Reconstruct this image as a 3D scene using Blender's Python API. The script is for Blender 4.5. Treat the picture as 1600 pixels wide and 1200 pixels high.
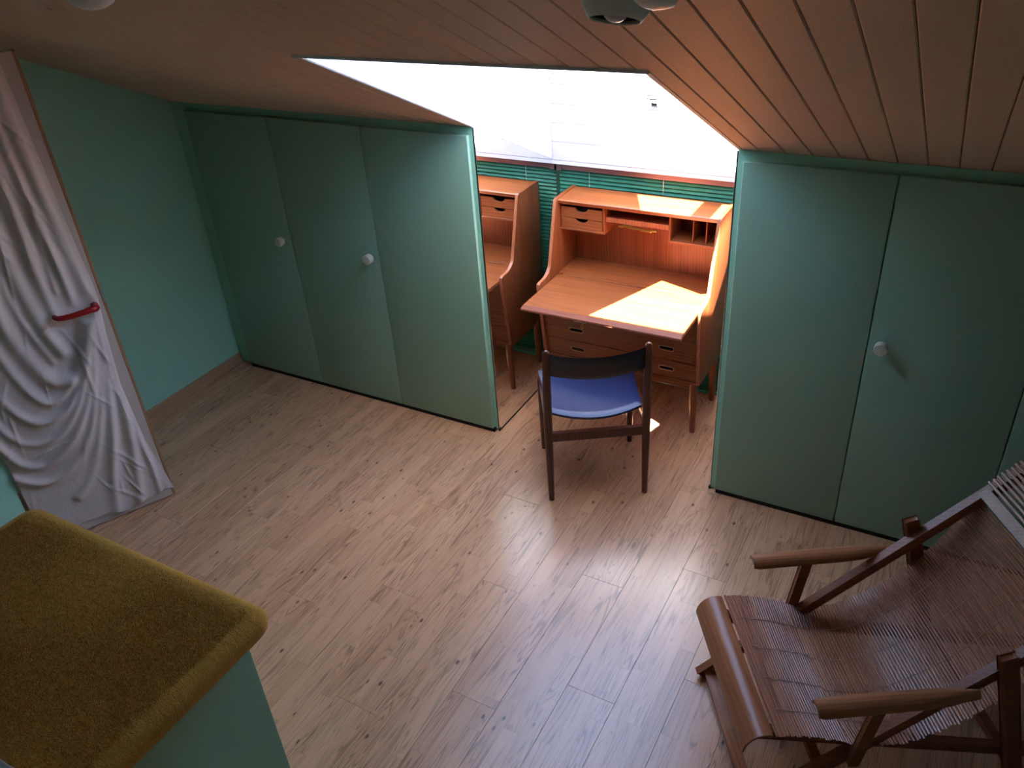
import bpy, bmesh, math, random
import numpy as np
from mathutils import Vector, Matrix

for o in list(bpy.data.objects):
    bpy.data.objects.remove(o, do_unlink=True)
SC = bpy.context.scene
C = SC.collection
rnd = random.Random(7)
PI = math.pi

# ------------------------------------------------------------------ camera
F_PX, YAW, PITCH, ROLL = 1279.855, 0.546025, -0.558304, -0.074748
CAM = Vector((3.78931, -3.05062, 2.57622))
fwd = Vector((-math.sin(YAW) * math.cos(PITCH), math.cos(YAW) * math.cos(PITCH), math.sin(PITCH)))
rgt = fwd.cross(Vector((0, 0, 1))).normalized()
upv = rgt.cross(fwd)
r2 = math.cos(ROLL) * rgt + math.sin(ROLL) * upv
u2 = -math.sin(ROLL) * rgt + math.cos(ROLL) * upv
cam_d = bpy.data.cameras.new('camera')
cam_d.sensor_width = 36.0
cam_d.lens = F_PX / 1600.0 * 36.0
cam_d.clip_start = 0.02
cam = bpy.data.objects.new('camera', cam_d)
C.objects.link(cam)
m = Matrix((r2, u2, -fwd)).transposed().to_4x4()
m.translation = CAM
cam.matrix_world = m
SC.camera = cam

# ------------------------------------------------------------------ world, sun, exposure
SUN_DIR = Vector((-0.115, 0.50, -1.0)).normalized()      # travel direction of the sunlight
world = bpy.data.worlds.new('world')
SC.world = world
world.use_nodes = True
wn = world.node_tree.nodes
wl = world.node_tree.links
wn.clear()
wo = wn.new('ShaderNodeOutputWorld')
wb = wn.new('ShaderNodeBackground')
sky = wn.new('ShaderNodeTexSky')
sky.sky_type = 'NISHITA'
sky.sun_disc = False
sky.sun_elevation = math.radians(62)
sky.sun_rotation = math.radians(140)
sky.altitude = 300
wb.inputs['Strength'].default_value = 0.85
hs = wn.new('ShaderNodeHueSaturation')
hs.inputs['Saturation'].default_value = 1.0
wl.new(sky.outputs[0], hs.inputs['Color'])
wl.new(hs.outputs[0], wb.inputs[0])
wl.new(wb.outputs[0], wo.inputs[0])

sun_d = bpy.data.lights.new('sun', 'SUN')
sun_d.energy = 50.0
sun_d.angle = math.radians(0.22)
sun_d.color = (1.0, 0.95, 0.88)
sun = bpy.data.objects.new('sun', sun_d)
C.objects.link(sun)
sun.location = (3, -1, 8)
sun.rotation_euler = SUN_DIR.to_track_quat('-Z', 'Y').to_euler()

vs = SC.view_settings
vs.view_transform = 'Standard'
vs.look = 'None'
vs.gamma = 1.0
vs.use_curve_mapping = False
vs.exposure = 1.70

# ------------------------------------------------------------------ materials
def srgb(r, g, b):
    f = lambda c: (c / 255 / 12.92) if c / 255 <= 0.04045 else ((c / 255 + 0.055) / 1.055) ** 2.4
    return (f(r), f(g), f(b), 1.0)

class NT:
    def __init__(s, name):
        s.m = bpy.data.materials.new(name)
        s.m.use_nodes = True
        s.n = s.m.node_tree.nodes
        s.l = s.m.node_tree.links
        s.n.clear()
        s.out = s.n.new('ShaderNodeOutputMaterial')
        s.b = s.n.new('ShaderNodeBsdfPrincipled')
        s.l.new(s.b.outputs[0], s.out.inputs[0])
    def new(s, t, **kw):
        nd = s.n.new(t)
        for k, v in kw.items():
            setattr(nd, k, v)
        return nd
    def link(s, a, b):
        s.l.new(a, b)
    def coords(s, scale=(1, 1, 1), rand=False, loc=(0, 0, 0)):
        tc = s.new('ShaderNodeTexCoord')
        mp = s.new('ShaderNodeMapping')
        mp.inputs['Scale'].default_value = scale
        mp.inputs['Location'].default_value = loc
        src = tc.outputs['Object']
        if rand:
            oi = s.new('ShaderNodeObjectInfo')
            mul = s.new('ShaderNodeVectorMath', operation='SCALE')
            comb = s.new('ShaderNodeCombineXYZ')
            comb.inputs[0].default_value = 13.1
            comb.inputs[1].default_value = 37.7
            comb.inputs[2].default_value = 5.3
            s.link(comb.outputs[0], mul.inputs[0])
            s.link(oi.outputs['Random'], mul.inputs['Scale'])
            add = s.new('ShaderNodeVectorMath', operation='ADD')
            s.link(src, add.inputs[0])
            s.link(mul.outputs[0], add.inputs[1])
            src = add.outputs[0]
        s.link(src, mp.inputs['Vector'])
        return mp.outputs[0]
    def noise(s, vec, scale=5, detail=4, rough=0.55, dist=0.0):
        nz = s.new('ShaderNodeTexNoise')
        nz.inputs['Scale'].default_value = scale
        nz.inputs['Detail'].default_value = detail
        nz.inputs['Roughness'].default_value = rough
        nz.inputs['Distortion'].default_value = dist
        s.link(vec, nz.inputs['Vector'])
        return nz.outputs[0]
    def ramp(s, fac, stops):
        r = s.new('ShaderNodeValToRGB')
        e = r.color_ramp.elements
        while len(e) < len(stops):
            e.new(0.5)
        for i, (p, c) in enumerate(stops):
            e[i].position = p
            e[i].color = c if len(c) == 4 else (*c, 1)
        s.link(fac, r.inputs[0])
        return r.outputs[0]
    def mix(s, fac, a, b, mode='MIX'):
        mx = s.new('ShaderNodeMix', data_type='RGBA', blend_type=mode)
        for sock, v in ((0, fac), (6, a), (7, b)):
            if hasattr(v, 'node'):
                s.link(v, mx.inputs[sock])
            else:
                mx.inputs[sock].default_value = v
        return mx.outputs[2]
    def bump(s, h, strength=0.2, dist=0.002):
        bp = s.new('ShaderNodeBump')
        bp.inputs['Strength'].default_value = strength
        bp.inputs['Distance'].default_value = dist
        s.link(h, bp.inputs['Height'])
        s.link(bp.outputs[0], s.b.inputs['Normal'])
    def set(s, **kw):
        for k, v in kw.items():
            k = k.replace('_', ' ')
            if hasattr(v, 'node'):
                s.link(v, s.b.inputs[k])
            else:
                s.b.inputs[k].default_value = v

def paint(name, col, rough=0.5, spec=0.4, vary=0.06, bumpd=0.0006, bscale=220):
    t = NT(name)
    v = t.coords()
    n1 = t.noise(v, 2.3, 5)
    dark = tuple(c * (1 - vary) for c in col[:3]) + (1,)
    lite = tuple(min(1, c * (1 + vary)) for c in col[:3]) + (1,)
    t.set(Base_Color=t.ramp(n1, [(0.3, dark), (0.7, lite)]), Roughness=rough)
    t.b.inputs['Specular IOR Level'].default_value = spec
    t.bump(t.noise(v, bscale, 2), 0.12, bumpd)
    return t.m

def wood(name, dark, mid, lite, axis='x', rough=0.42, rand=True, ring=9, stretch=26, spec=0.45):
    t = NT(name)
    sc = {'x': (1, stretch, stretch), 'y': (stretch, 1, stretch), 'z': (stretch, stretch, 1)}[axis]
    v = t.coords(sc, rand)
    warp = t.noise(v, 1.1, 3, 0.5, 0.4)
    fine = t.noise(v, ring, 6, 0.62, 0.25)
    wv = t.new('ShaderNodeTexWave', wave_type='BANDS', bands_direction='DIAGONAL')
    wv.inputs['Scale'].default_value = 1.5
    wv.inputs['Distortion'].default_value = 5.0
    wv.inputs['Detail'].default_value = 3.0
    wv.inputs['Detail Scale'].default_value = 1.2
    t.link(v, wv.inputs['Vector'])
    base = t.ramp(wv.outputs[1], [(0.0, dark), (0.45, mid), (1.0, lite)])
    streak = t.ramp(fine, [(0.32, tuple(c * 0.5 for c in mid[:3]) + (1,)), (0.55, mid), (0.8, lite)])
    c1 = t.mix(0.68, base, streak)
    c2 = t.mix(t.ramp(warp, [(0.3, (0, 0, 0, 1)), (0.7, (0.45, 0.45, 0.45, 1))]), c1, lite)
    t.set(Base_Color=c2, Roughness=rough)
    t.b.inputs['Specular IOR Level'].default_value = spec
    t.bump(fine, 0.12, 0.0007)
    return t.m

def plain(name, col, rough=0.5, metal=0.0, spec=0.5):
    t = NT(name)
    v = t.coords()
    n1 = t.noise(v, 40, 3)
    a = tuple(c * 0.93 for c in col[:3]) + (1,)
    t.set(Base_Color=t.ramp(n1, [(0.35, a), (0.65, col)]), Roughness=rough, Metallic=metal)
    t.b.inputs['Specular IOR Level'].default_value = spec
    return t.m

M = {}
M['green'] = paint('green_wall_paint', srgb(158, 208, 182), 0.62, 0.3, 0.05, 0.0012, 160)
M['green_door'] = paint('green_door_lacquer', srgb(142, 178, 154), 0.42, 0.45, 0.04, 0.0004, 300)
M['white_boards'] = paint('white_board_paint', srgb(212, 212, 218), 0.5, 0.35, 0.02)
M['white_door'] = paint('white_door_paint', srgb(206, 188, 178), 0.45, 0.4, 0.03)
M['dark'] = plain('dark_recess', srgb(34, 26, 22), 0.85)
M['black'] = plain('black_edge', srgb(22, 24, 26), 0.4)
M['slab'] = plain('roof_slab', srgb(95, 70, 55), 0.9)
M['sand_wall'] = paint('room_wall_paint', srgb(175, 205, 190), 0.7, 0.3)
M['knob'] = plain('ivory_knob', srgb(222, 212, 196), 0.4)
M['teak_x'] = wood('teak_grain_across', srgb(90, 42, 20), srgb(140, 74, 38), srgb(172, 102, 58), 'x', 0.33)
M['teak_z'] = wood('teak_grain_upright', srgb(84, 36, 18), srgb(128, 62, 30), srgb(158, 88, 48), 'z', 0.36)
M['teak_y'] = wood('teak_grain_deep', srgb(90, 42, 20), srgb(140, 74, 38), srgb(172, 102, 58), 'y', 0.36)
M['teak_edge'] = wood('teak_solid_edge', srgb(120, 62, 38), srgb(168, 92, 58), srgb(196, 124, 84), 'z', 0.35)
M['slot_rim'] = plain('pale_slot_rim_wood', srgb(214, 158, 122), 0.4)
M['lip'] = wood('leaf_lip_wood', srgb(84, 42, 30), srgb(126, 66, 46), srgb(146, 82, 58), 'x', 0.55, spec=0.25)
M['walnut'] = wood('dark_stained_chair_wood', srgb(52, 22, 16), srgb(84, 40, 28), srgb(110, 58, 42), 'z', 0.32)
M['bamboo'] = wood('bamboo_brown', srgb(112, 60, 36), srgb(162, 98, 62), srgb(194, 128, 86), 'x', 0.36)
M['bamboo_z'] = wood('bamboo_frame_brown', srgb(90, 44, 26), srgb(138, 76, 46), srgb(168, 100, 64), 'x', 0.4)
M['bamboo_slat'] = wood('bamboo_slat_brown', srgb(112, 62, 44), srgb(164, 102, 76), srgb(204, 142, 112), 'y', 0.28)
M['bamboo_y'] = wood('bamboo_cross_piece', srgb(126, 68, 42), srgb(168, 102, 66), srgb(192, 124, 84), 'y', 0.3, ring=4, stretch=18)
M['brass'] = plain('brass', srgb(205, 165, 90), 0.3, 1.0)
M['steel'] = plain('steel', srgb(170, 172, 176), 0.32, 1.0)
M['red'] = plain('red_plastic', srgb(168, 14, 26), 0.25)
M['lamp'] = plain('lamp_enamel', srgb(226, 232, 228), 0.35)
M['lamp_in'] = plain('lamp_inside', srgb(70, 62, 58), 0.6)
M['rail'] = plain('mauve_brown_rail', srgb(118, 86, 84), 0.5)
M['cord'] = plain('pale_cord', srgb(214, 214, 206), 0.8)
M['beads'] = plain('bead_cord', srgb(196, 160, 132), 0.7)
M['baseboard'] = wood('baseboard_wood', srgb(158, 118, 86), srgb(188, 146, 108), srgb(206, 166, 128), 'y', 0.5)
M['lipping'] = wood('door_lipping_wood', srgb(138, 94, 62), srgb(166, 118, 82), srgb(186, 140, 102), 'z', 0.5)
M['grey_step'] = paint('grey_step_paint', srgb(150, 146, 136), 0.6, 0.3)
M['roof_tile'] = plain('roof_tile_clay', srgb(150, 92, 70), 0.8)
M['facade'] = paint('neighbour_facade', srgb(196, 200, 214), 0.8, 0.2)

def mk_blind():
    t = NT('green_blind_slat')
    t.set(Base_Color=srgb(60, 150, 120), Roughness=0.35)
    t.b.inputs['Specular IOR Level'].default_value = 0.5
    v = t.coords((1, 1, 1), True)
    t.set(Base_Color=t.ramp(t.noise(v, 3, 3), [(0.3, srgb(66, 160, 128)), (0.7, srgb(80, 176, 142))]))
    return t.m
M['blind'] = mk_blind()

def mk_ceiling():
    t = NT('whitewashed_pine_board')
    v = t.coords((14, 1, 14), True)
    fine = t.noise(v, 18, 6, 0.6, 0.3)
    broad = t.noise(t.coords((2.2, 0.5, 2.2), True), 2.2, 3)
    a = t.ramp(fine, [(0.25, srgb(190, 160, 138)), (0.6, srgb(210, 182, 160)), (0.9, srgb(222, 196, 176))])
    b = t.mix(t.ramp(broad, [(0.35, (0, 0, 0, 1)), (0.7, (0.35, 0.35, 0.35, 1))]), a, srgb(196, 170, 150))
    vo = t.new('ShaderNodeTexVoronoi', feature='F1')
    vo.inputs['Scale'].default_value = 1.6
    t.link(t.coords((4, 1.2, 4), True), vo.inputs['Vector'])
    kn = t.ramp(vo.outputs['Distance'], [(0.018, (1, 1, 1, 1)), (0.05, (0, 0, 0, 1))])
    t.set(Base_Color=t.mix(kn, b, srgb(120, 86, 66)), Roughness=0.55)
    t.b.inputs['Specular IOR Level'].default_value = 0.3
    t.bump(fine, 0.1, 0.0008)
    return t.m
M['ceiling'] = mk_ceiling()

def mk_floor():
    # three-strip pine laminate: each plank is an object, the print inside it is three strips with staggered ends
    t = NT('pine_laminate')
    tc = t.new('ShaderNodeTexCoord')
    oi = t.new('ShaderNodeObjectInfo')
    sep = t.new('ShaderNodeSeparateXYZ')
    t.link(tc.outputs['Object'], sep.inputs[0])
    def math_(op, a, b=None, c=None):
        nd = t.new('ShaderNodeMath', operation=op)
        for i, v in enumerate((a, b, c)):
            if v is None:
                continue
            if hasattr(v, 'node'):
                t.link(v, nd.inputs[i])
            else:
                nd.inputs[i].default_value = v
        return nd.outputs[0]
    sx = math_('FLOOR', math_('MULTIPLY', math_('ADD', sep.outputs[0], 0.094), 1 / 0.0628))
    off = math_('MULTIPLY', math_('FRACT', math_('ADD', math_('MULTIPLY', sx, 0.37), oi.outputs['Random'])), 0.62)
    yy = math_('ADD', sep.outputs[1], math_('ADD', off, 5.0))
    sy = math_('FLOOR', math_('MULTIPLY', yy, 1 / 0.62))
    cid = t.new('ShaderNodeCombineXYZ')
    t.link(sx, cid.inputs[0])
    t.link(sy, cid.inputs[1])
    t.link(math_('MULTIPLY', oi.outputs['Random'], 57.0), cid.inputs[2])
    wh = t.new('ShaderNodeTexWhiteNoise')
    t.link(cid.outputs[0], wh.inputs['Vector'])
    # grain coordinates shifted per strip
    sc = t.new('ShaderNodeVectorMath', operation='SCALE')
    t.link(wh.outputs['Color'], sc.inputs[0])
    sc.inputs['Scale'].default_value = 23.0
    ad = t.new('ShaderNodeVectorMath', operation='ADD')
    t.link(tc.outputs['Object'], ad.inputs[0])
    t.link(sc.outputs[0], ad.inputs[1])
    def mapped(s):
        mp = t.new('ShaderNodeMapping')
        mp.inputs['Scale'].default_value = s
        t.link(ad.outputs[0], mp.inputs['Vector'])
        return mp.outputs[0]
    g1 = t.noise(mapped((13, 0.8, 1)), 1.5, 2, 0.45, 0.7)
    # cathedral rings from a warped field
    ringv = math_('FRACT', math_('MULTIPLY', g1, 13.0))
    ring = t.ramp(ringv, [(0.0, (0.75, 0.75, 0.75, 1)), (0.22, (0, 0, 0, 1)), (0.75, (0.12, 0.12, 0.12, 1)), (1.0, (0.75, 0.75, 0.75, 1))])
    fine = t.noise(mapped((58, 0.9, 1)), 2.2, 4, 0.6, 0.15)
    tone = t.ramp(wh.outputs['Value'], [(0.0, srgb(212, 156, 116)), (0.4, srgb(222, 166, 126)), (0.75, srgb(228, 173, 132)), (1.0, srgb(216, 159, 119))])
    patch = t.noise(mapped((5, 1.0, 1)), 2.0, 3, 0.6)
    gate = t.ramp(patch, [(0.36, (0.1, 0.1, 0.1, 1)), (0.58, (1, 1, 1, 1))])
    rf = t.mix(1.0, ring, gate, 'MULTIPLY')
    c1 = t.mix(t.mix(1.0, rf, (0.95, 0.95, 0.95, 1), 'MULTIPLY'), tone, srgb(122, 78, 50))
    c2 = t.mix(t.ramp(fine, [(0.28, (0.5, 0.5, 0.5, 1)), (0.41, (0, 0, 0, 1))]), c1, srgb(138, 92, 62))
    # brown stained streaks
    st = t.noise(mapped((11, 0.9, 1)), 2.1, 4, 0.65, 0.6)
    c3 = t.mix(t.ramp(st, [(0.63, (0, 0, 0, 1)), (0.73, (0.6, 0.6, 0.6, 1))]), c2, srgb(112, 70, 48))
    # knots
    vo = t.new('ShaderNodeTexVoronoi', feature='F1')
    vo.inputs['Scale'].default_value = 1.0
    vo.inputs['Randomness'].default_value = 1.0
    t.link(mapped((14, 7.5, 1)), vo.inputs['Vector'])
    kn = t.ramp(vo.outputs['Distance'], [(0.05, (0.95, 0.95, 0.95, 1)), (0.11, (0.0, 0.0, 0.0, 1))])
    c4 = t.mix(kn, c3, srgb(84, 50, 36))
    vo2 = t.new('ShaderNodeTexVoronoi', feature='F1')
    t.link(mapped((6.2, 2.4, 1)), vo2.inputs['Vector'])
    vo2.inputs['Scale'].default_value = 1.0
    kn2 = t.ramp(vo2.outputs['Distance'], [(0.04, (0.8, 0.8, 0.8, 1)), (0.075, (0.15, 0.15, 0.15, 1)), (0.10, (0.4, 0.4, 0.4, 1)), (0.14, (0, 0, 0, 1))])
    c5 = t.mix(kn2, c4, srgb(128, 84, 60))
    # thin printed joints between strips
    fx = math_('FRACT', math_('MULTIPLY', math_('ADD', sep.outputs[0], 0.094), 1 / 0.0628))
    ex = math_('LESS_THAN', math_('MINIMUM', fx, math_('SUBTRACT', 1.0, fx)), 0.011)
    fy = math_('FRACT', math_('MULTIPLY', yy, 1 / 0.62))
    ey = math_('LESS_THAN', math_('MINIMUM', fy, math_('SUBTRACT', 1.0, fy)), 0.0016)
    ed = math_('MULTIPLY', math_('MAXIMUM', ex, ey), 0.32)
    c6 = t.mix(ed, c5, srgb(110, 74, 54))
    t.set(Base_Color=c6, Roughness=t.ramp(fine, [(0.3, (0.33, 0.33, 0.33, 1)), (0.7, (0.27, 0.27, 0.27, 1))]))
    t.b.inputs['Specular IOR Level'].default_value = 0.9
    t.bump(fine, 0.08, 0.0006)
    return t.m
M['floor'] = mk_floor()

def mk_carpet():
    t = NT('ochre_plush')
    v = t.coords((1, 1, 1))
    a = t.noise(v, 260, 3, 0.7)
    b = t.noise(t.coords((24, 70, 40)), 1.0, 5, 0.7, 0.8)
    c = t.noise(v, 5, 3)
    col = t.ramp(t.mix(0.5, a, b), [(0.3, srgb(150, 100, 34)), (0.5, srgb(182, 128, 52)), (0.72, srgb(206, 156, 80))])
    t.set(Base_Color=t.mix(t.ramp(c, [(0.35, (0, 0, 0, 1)), (0.7, (0.4, 0.4, 0.4, 1))]), col, srgb(158, 120, 44)), Roughness=0.95)
    t.b.inputs['Specular IOR Level'].default_value = 0.1
    t.b.inputs['Sheen Weight'].default_value = 0.55
    t.b.inputs['Sheen Roughness'].default_value = 0.4
    t.b.inputs['Sheen Tint'].default_value = srgb(226, 204, 140)
    t.bump(t.mix(0.6, a, b), 0.9, 0.006)
    return t.m
M['carpet'] = mk_carpet()

def mk_fibre():
    t = NT('ochre_pile_fibre')
    oi = t.noise(t.coords(), 60, 3, 0.7)
    t.set(Base_Color=t.ramp(oi, [(0.3, srgb(160, 104, 34)), (0.55, srgb(190, 132, 52)), (0.8, srgb(218, 164, 88))]), Roughness=0.9)
    t.b.inputs['Specular IOR Level'].default_value = 0.15
    return t.m
M['fibre'] = mk_fibre()

def mk_sheet():
    t = NT('white_cotton_sheet')
    v = t.coords()
    w = t.noise(v, 30, 5, 0.65, 1.0)
    weave = t.noise(v, 900, 2)
    t.set(Base_Color=t.ramp(t.noise(v, 3, 3), [(0.3, srgb(214, 196, 190)), (0.7, srgb(232, 214, 208))]), Roughness=0.85)
    t.b.inputs['Specular IOR Level'].default_value = 0.15
    t.bump(t.mix(0.25, w, weave), 0.55, 0.006)
    return t.m
M['sheet'] = mk_sheet()

def mk_vinyl(name, col, rough):
    t = NT(name)
    v = t.coords()
    t.set(Base_Color=t.ramp(t.noise(v, 8, 3), [(0.3, tuple(c * 0.85 for c in col[:3]) + (1,)), (0.7, col)]), Roughness=rough)
    t.b.inputs['Specular IOR Level'].default_value = 0.6
    t.bump(t.noise(v, 420, 2), 0.15, 0.0008)
    return t.m
M['vinyl_dark'] = mk_vinyl('black_vinyl', srgb(18, 20, 32), 0.42)
M['vinyl'] = mk_vinyl('black_vinyl_sky_blue', srgb(30, 40, 84), 0.42)  # sky reflection put into the blue base of the black-blue seat

def mk_mirror():
    t = NT('mirror_silver')
    t.set(Base_Color=(0.86, 0.88, 0.88, 1), Metallic=1.0, Roughness=0.0)
    return t.m
M['mirror'] = mk_mirror()

def mk_glass():
    t = NT('clear_window_glass')
    t.n.remove(t.b)
    tr = t.new('ShaderNodeBsdfTransparent')
    tr.inputs[0].default_value = (0.96, 0.98, 0.98, 1)
    gl = t.new('ShaderNodeBsdfGlossy')
    gl.inputs['Roughness'].default_value = 0.0
    mx = t.new('ShaderNodeMixShader')
    mx.inputs[0].default_value = 0.06
    t.link(tr.outputs[0], mx.inputs[1])
    t.link(gl.outputs[0], mx.inputs[2])
    t.link(mx.outputs[0], t.out.inputs[0])
    return t.m
M['glass'] = mk_glass()

def mk_bulb():
    t = NT('bulb_glass')
    t.set(Base_Color=srgb(200, 190, 196), Roughness=0.08)
    t.b.inputs['Specular IOR Level'].default_value = 0.8
    return t.m
M['bulb'] = mk_bulb()

M['canvas'] = plain('white_canvas', srgb(225, 222, 214), 0.9)

# ------------------------------------------------------------------ mesh helpers
ROOT = {}

def finish(o, label=None, cat=None, group=None, kind=None):
    if label: o['label'] = label
    if cat: o['category'] = cat
    if group: o['group'] = group
    if kind: o['kind'] = kind
    return o

def thing(name, label, cat, loc=(0, 0, 0), rotz=0.0, group=None):
    o = bpy.data.objects.new(name, None)
    o.empty_display_size = 0.05
    C.objects.link(o)
    mb = Matrix.Translation(loc) @ Matrix.Rotation(rotz, 4, 'Z')
    o.matrix_basis = mb
    ROOT[o.name] = mb
    return finish(o, label, cat, group)

def root_matrix(o):
    while o.parent:
        o = o.parent
    return ROOT.get(o.name, Matrix.Identity(4))

def obj(name, bm, mat, parent=None, smooth=False, local=False, label=None, kind=None):
    """bm is in world coordinates unless local=True (then in the root's own frame)"""
    me = bpy.data.meshes.new(name)
    bmesh.ops.recalc_face_normals(bm, faces=bm.faces)
    bm.to_mesh(me)
    bm.free()
    if parent is not None and not local:
        me.transform(root_matrix(parent).inverted())
    me.materials.append(M[mat] if isinstance(mat, str) else mat)
    if smooth:
        for p in me.polygons:
            p.use_smooth = True
        if hasattr(me, 'set_sharp_from_angle'):
            me.set_sharp_from_angle(angle=math.radians(38))
    o = bpy.data.objects.new(name, me)
    C.objects.link(o)
    if parent is not None:
        o.parent = parent
    if label: o['label'] = label
    if kind: o['kind'] = kind
    return o

def bx(x0, x1, y0, y1, z0, z1, bevel=0.0, seg=2, bm=None):
    b = bmesh.new()
    bmesh.ops.create_cube(b, size=1.0)
    for v in b.verts:
        v.co = Vector(((x0 + x1) / 2 + v.co.x * (x1 - x0), (y0 + y1) / 2 + v.co.y * (y1 - y0), (z0 + z1) / 2 + v.co.z * (z1 - z0)))
    if bevel > 0:
        bmesh.ops.bevel(b, geom=list(b.edges), offset=bevel, segments=seg, profile=0.5, affect='EDGES')
    if bm is None:
        return b
    return merge(bm, b)

def merge(a, b):
    me = bpy.data.meshes.new('tmp')
    b.to_mesh(me)
    b.free()
    a.from_mesh(me)
    bpy.data.meshes.remove(me)
    return a

def prism(pts, axis, a0, a1, bevel=0.0, seg=2, bm=None):
    """extrude a 2-D polygon along an axis; pts are the other two coordinates in xyz order"""
    b = bmesh.new()
    def mk(p, a):
        return {'x': (a, p[0], p[1]), 'y': (p[0], a, p[1]), 'z': (p[0], p[1], a)}[axis]
    v0 = [b.verts.new(mk(p, a0)) for p in pts]
    v1 = [b.verts.new(mk(p, a1)) for p in pts]
    n = len(pts)
    b.faces.new(v0)
    b.faces.new(v1[::-1])
    for i in range(n):
        b.faces.new((v0[i], v0[(i + 1) % n], v1[(i + 1) % n], v1[i]))
    bmesh.ops.recalc_face_normals(b, faces=b.faces)
    if bevel > 0:
        bmesh.ops.bevel(b, geom=list(b.edges), offset=bevel, segments=seg, profile=0.5, affect='EDGES')
    if bm is None:
        return b
    return merge(bm, b)

def tube(path, radii, n=10, cap=True, squash=None, bm=None):
    b = bmesh.new() if bm is None else bm
    path = [Vector(p) for p in path]
    if not hasattr(radii, '__len__'):
        radii = [radii] * len(path)
    rings = []
    prev = None
    for i, p in enumerate(path):
        d = (path[min(i + 1, len(path) - 1)] - path[max(i - 1, 0)]).normalized()
        if prev is None:
            ref = Vector((0, 0, 1)) if abs(d.z) < 0.9 else Vector((1, 0, 0))
            a = d.cross(ref).normalized()
        else:
            a = (prev - d * prev.dot(d)).normalized()
        prev = a
        c = d.cross(a)
        rings.append([b.verts.new(p + (a * math.cos(2 * PI * k / n) + c * math.sin(2 * PI * k / n) * (squash or 1.0)) * radii[i]) for k in range(n)])
    for i in range(len(rings) - 1):
        for k in range(n):
            b.faces.new((rings[i][k], rings[i][(k + 1) % n], rings[i + 1][(k + 1) % n], rings[i + 1][k]))
    if cap:
        b.faces.new(rings[0][::-1])
        b.faces.new(rings[-1])
    return b

def bar(p, q, w, h, up=(0, 0, 1), bevel=0.002, bm=None):
    """square bar from p to q, w sideways and h along 'up'"""
    p, q = Vector(p), Vector(q)
    d = (q - p).normalized()
    u = Vector(up)
    s = d.cross(u).normalized()
    u = s.cross(d).normalized()
    b = bmesh.new()
    bmesh.ops.create_cube(b, size=1.0)
    L = (q - p).length
    c = (p + q) / 2
    for v in b.verts:
        v.co = c + d * v.co.x * L + s * v.co.y * w + u * v.co.z * h
    if bevel > 0:
        bmesh.ops.bevel(b, geom=list(b.edges), offset=bevel, segments=2, profile=0.5, affect='EDGES')
    if bm is None:
        return b
    return merge(bm, b)

def lathe(prof, origin, axis, n=28, bm=None):
    b = bmesh.new() if bm is None else bm
    ax = Vector(axis).normalized()
    ref = Vector((0, 0, 1)) if abs(ax.z) < 0.9 else Vector((1, 0, 0))
    a = ax.cross(ref).normalized()
    c = ax.cross(a)
    o = Vector(origin)
    rings = []
    for r, h in prof:
        if r < 1e-6:
            rings.append([b.verts.new(o + ax * h)])
        else:
            rings.append([b.verts.new(o + ax * h + (a * math.cos(2 * PI * k / n) + c * math.sin(2 * PI * k / n)) * r) for k in range(n)])
    for i in range(len(rings) - 1):
        A, B = rings[i], rings[i + 1]
        for k in range(n):
            k2 = (k + 1) % n
            if len(A) == 1 and len(B) == 1:
                continue
            if len(A) == 1:
                b.faces.new((A[0], B[k], B[k2]))
            elif len(B) == 1:
                b.faces.new((A[k], B[0], A[k2]))
            else:
                b.faces.new((A[k], B[k], B[k2], A[k2]))
    return b

def polymesh(verts, faces):
    b = bmesh.new()
    vv = [b.verts.new(v) for v in verts]
    for f in faces:
        b.faces.new([vv[i] for i in f])
    return b

def struct(name, bm, mat, label, cat, parent=None, smooth=False):
    o = obj(name, bm, mat, parent, smooth)
    finish(o, label, cat if parent is None else None, kind='structure')
    return o

def shared(name, src, parent, mb):
    """another object on the same mesh"""
    o = bpy.data.objects.new(name, src.data)
    C.objects.link(o)
    o.parent = parent
    o.matrix_basis = mb
    return o

# ------------------------------------------------------------------ dimensions of the room
YK, ZK, SL = 0.025, 1.638, 0.484            # knee wall face, its top, roof slope
def zc(y, c=0.0):
    return ZK - SL * (y - YK) + c
WX0, WX1 = 1.82, 2.985                       # nook and light shaft between the cabinets
WY0, WY1 = -0.962, 0.77
WELL = 0.415
XL, XR, YB, YR = -0.11, 5.30, 0.88, -6.6
RIDGE = -3.45

# ------------------------------------------------------------------ floor with laminate planks
floor = struct('floor', bx(XL - 0.2, XR + 0.2, YR - 0.2, YB + 0.2, -0.12, -0.011), 'dark',
               'pine laminate floor of long three-strip planks', 'floor')
PW, PL = 0.1884, 1.285
me_plank = {}
def plank_mesh(w, l, key):
    if key not in me_plank:
        b = bx(-w / 2 + 0.0003, w / 2 - 0.0003, -l / 2 + 0.0003, l / 2 - 0.0003, -0.008, 0.0, 0.0006, 1)
        me = bpy.data.meshes.new('floor_plank')
        b.to_mesh(me); b.free()
        me.materials.append(M['floor'])
        me_plank[key] = me
    return me_plank[key]
xs = 2.862 - PW * 16
i = 0
while xs < XR:
    x0, x1 = max(xs, XL), min(xs + PW, XR)
    if x1 > XL + 0.01:
        y = 0.86 - ((i * 0.417) % 1.0) * PL
        segs = []
        top = 0.86
        cut = y
        while top > -4.45:
            segs.append((max(cut, -4.5), top))
            top, cut = cut, cut - PL
        for (a, b_) in segs:
            if b_ - a < 0.02:
                continue
            w, l = round(x1 - x0, 4), round(b_ - a, 4)
            o = bpy.data.objects.new('floor_plank', plank_mesh(w, l, (w, l)))
            C.objects.link(o)
            o.parent = floor
            o.matrix_basis = Matrix.Translation(((x0 + x1) / 2, (a + b_) / 2, 0))
    xs += PW
    i += 1
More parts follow.
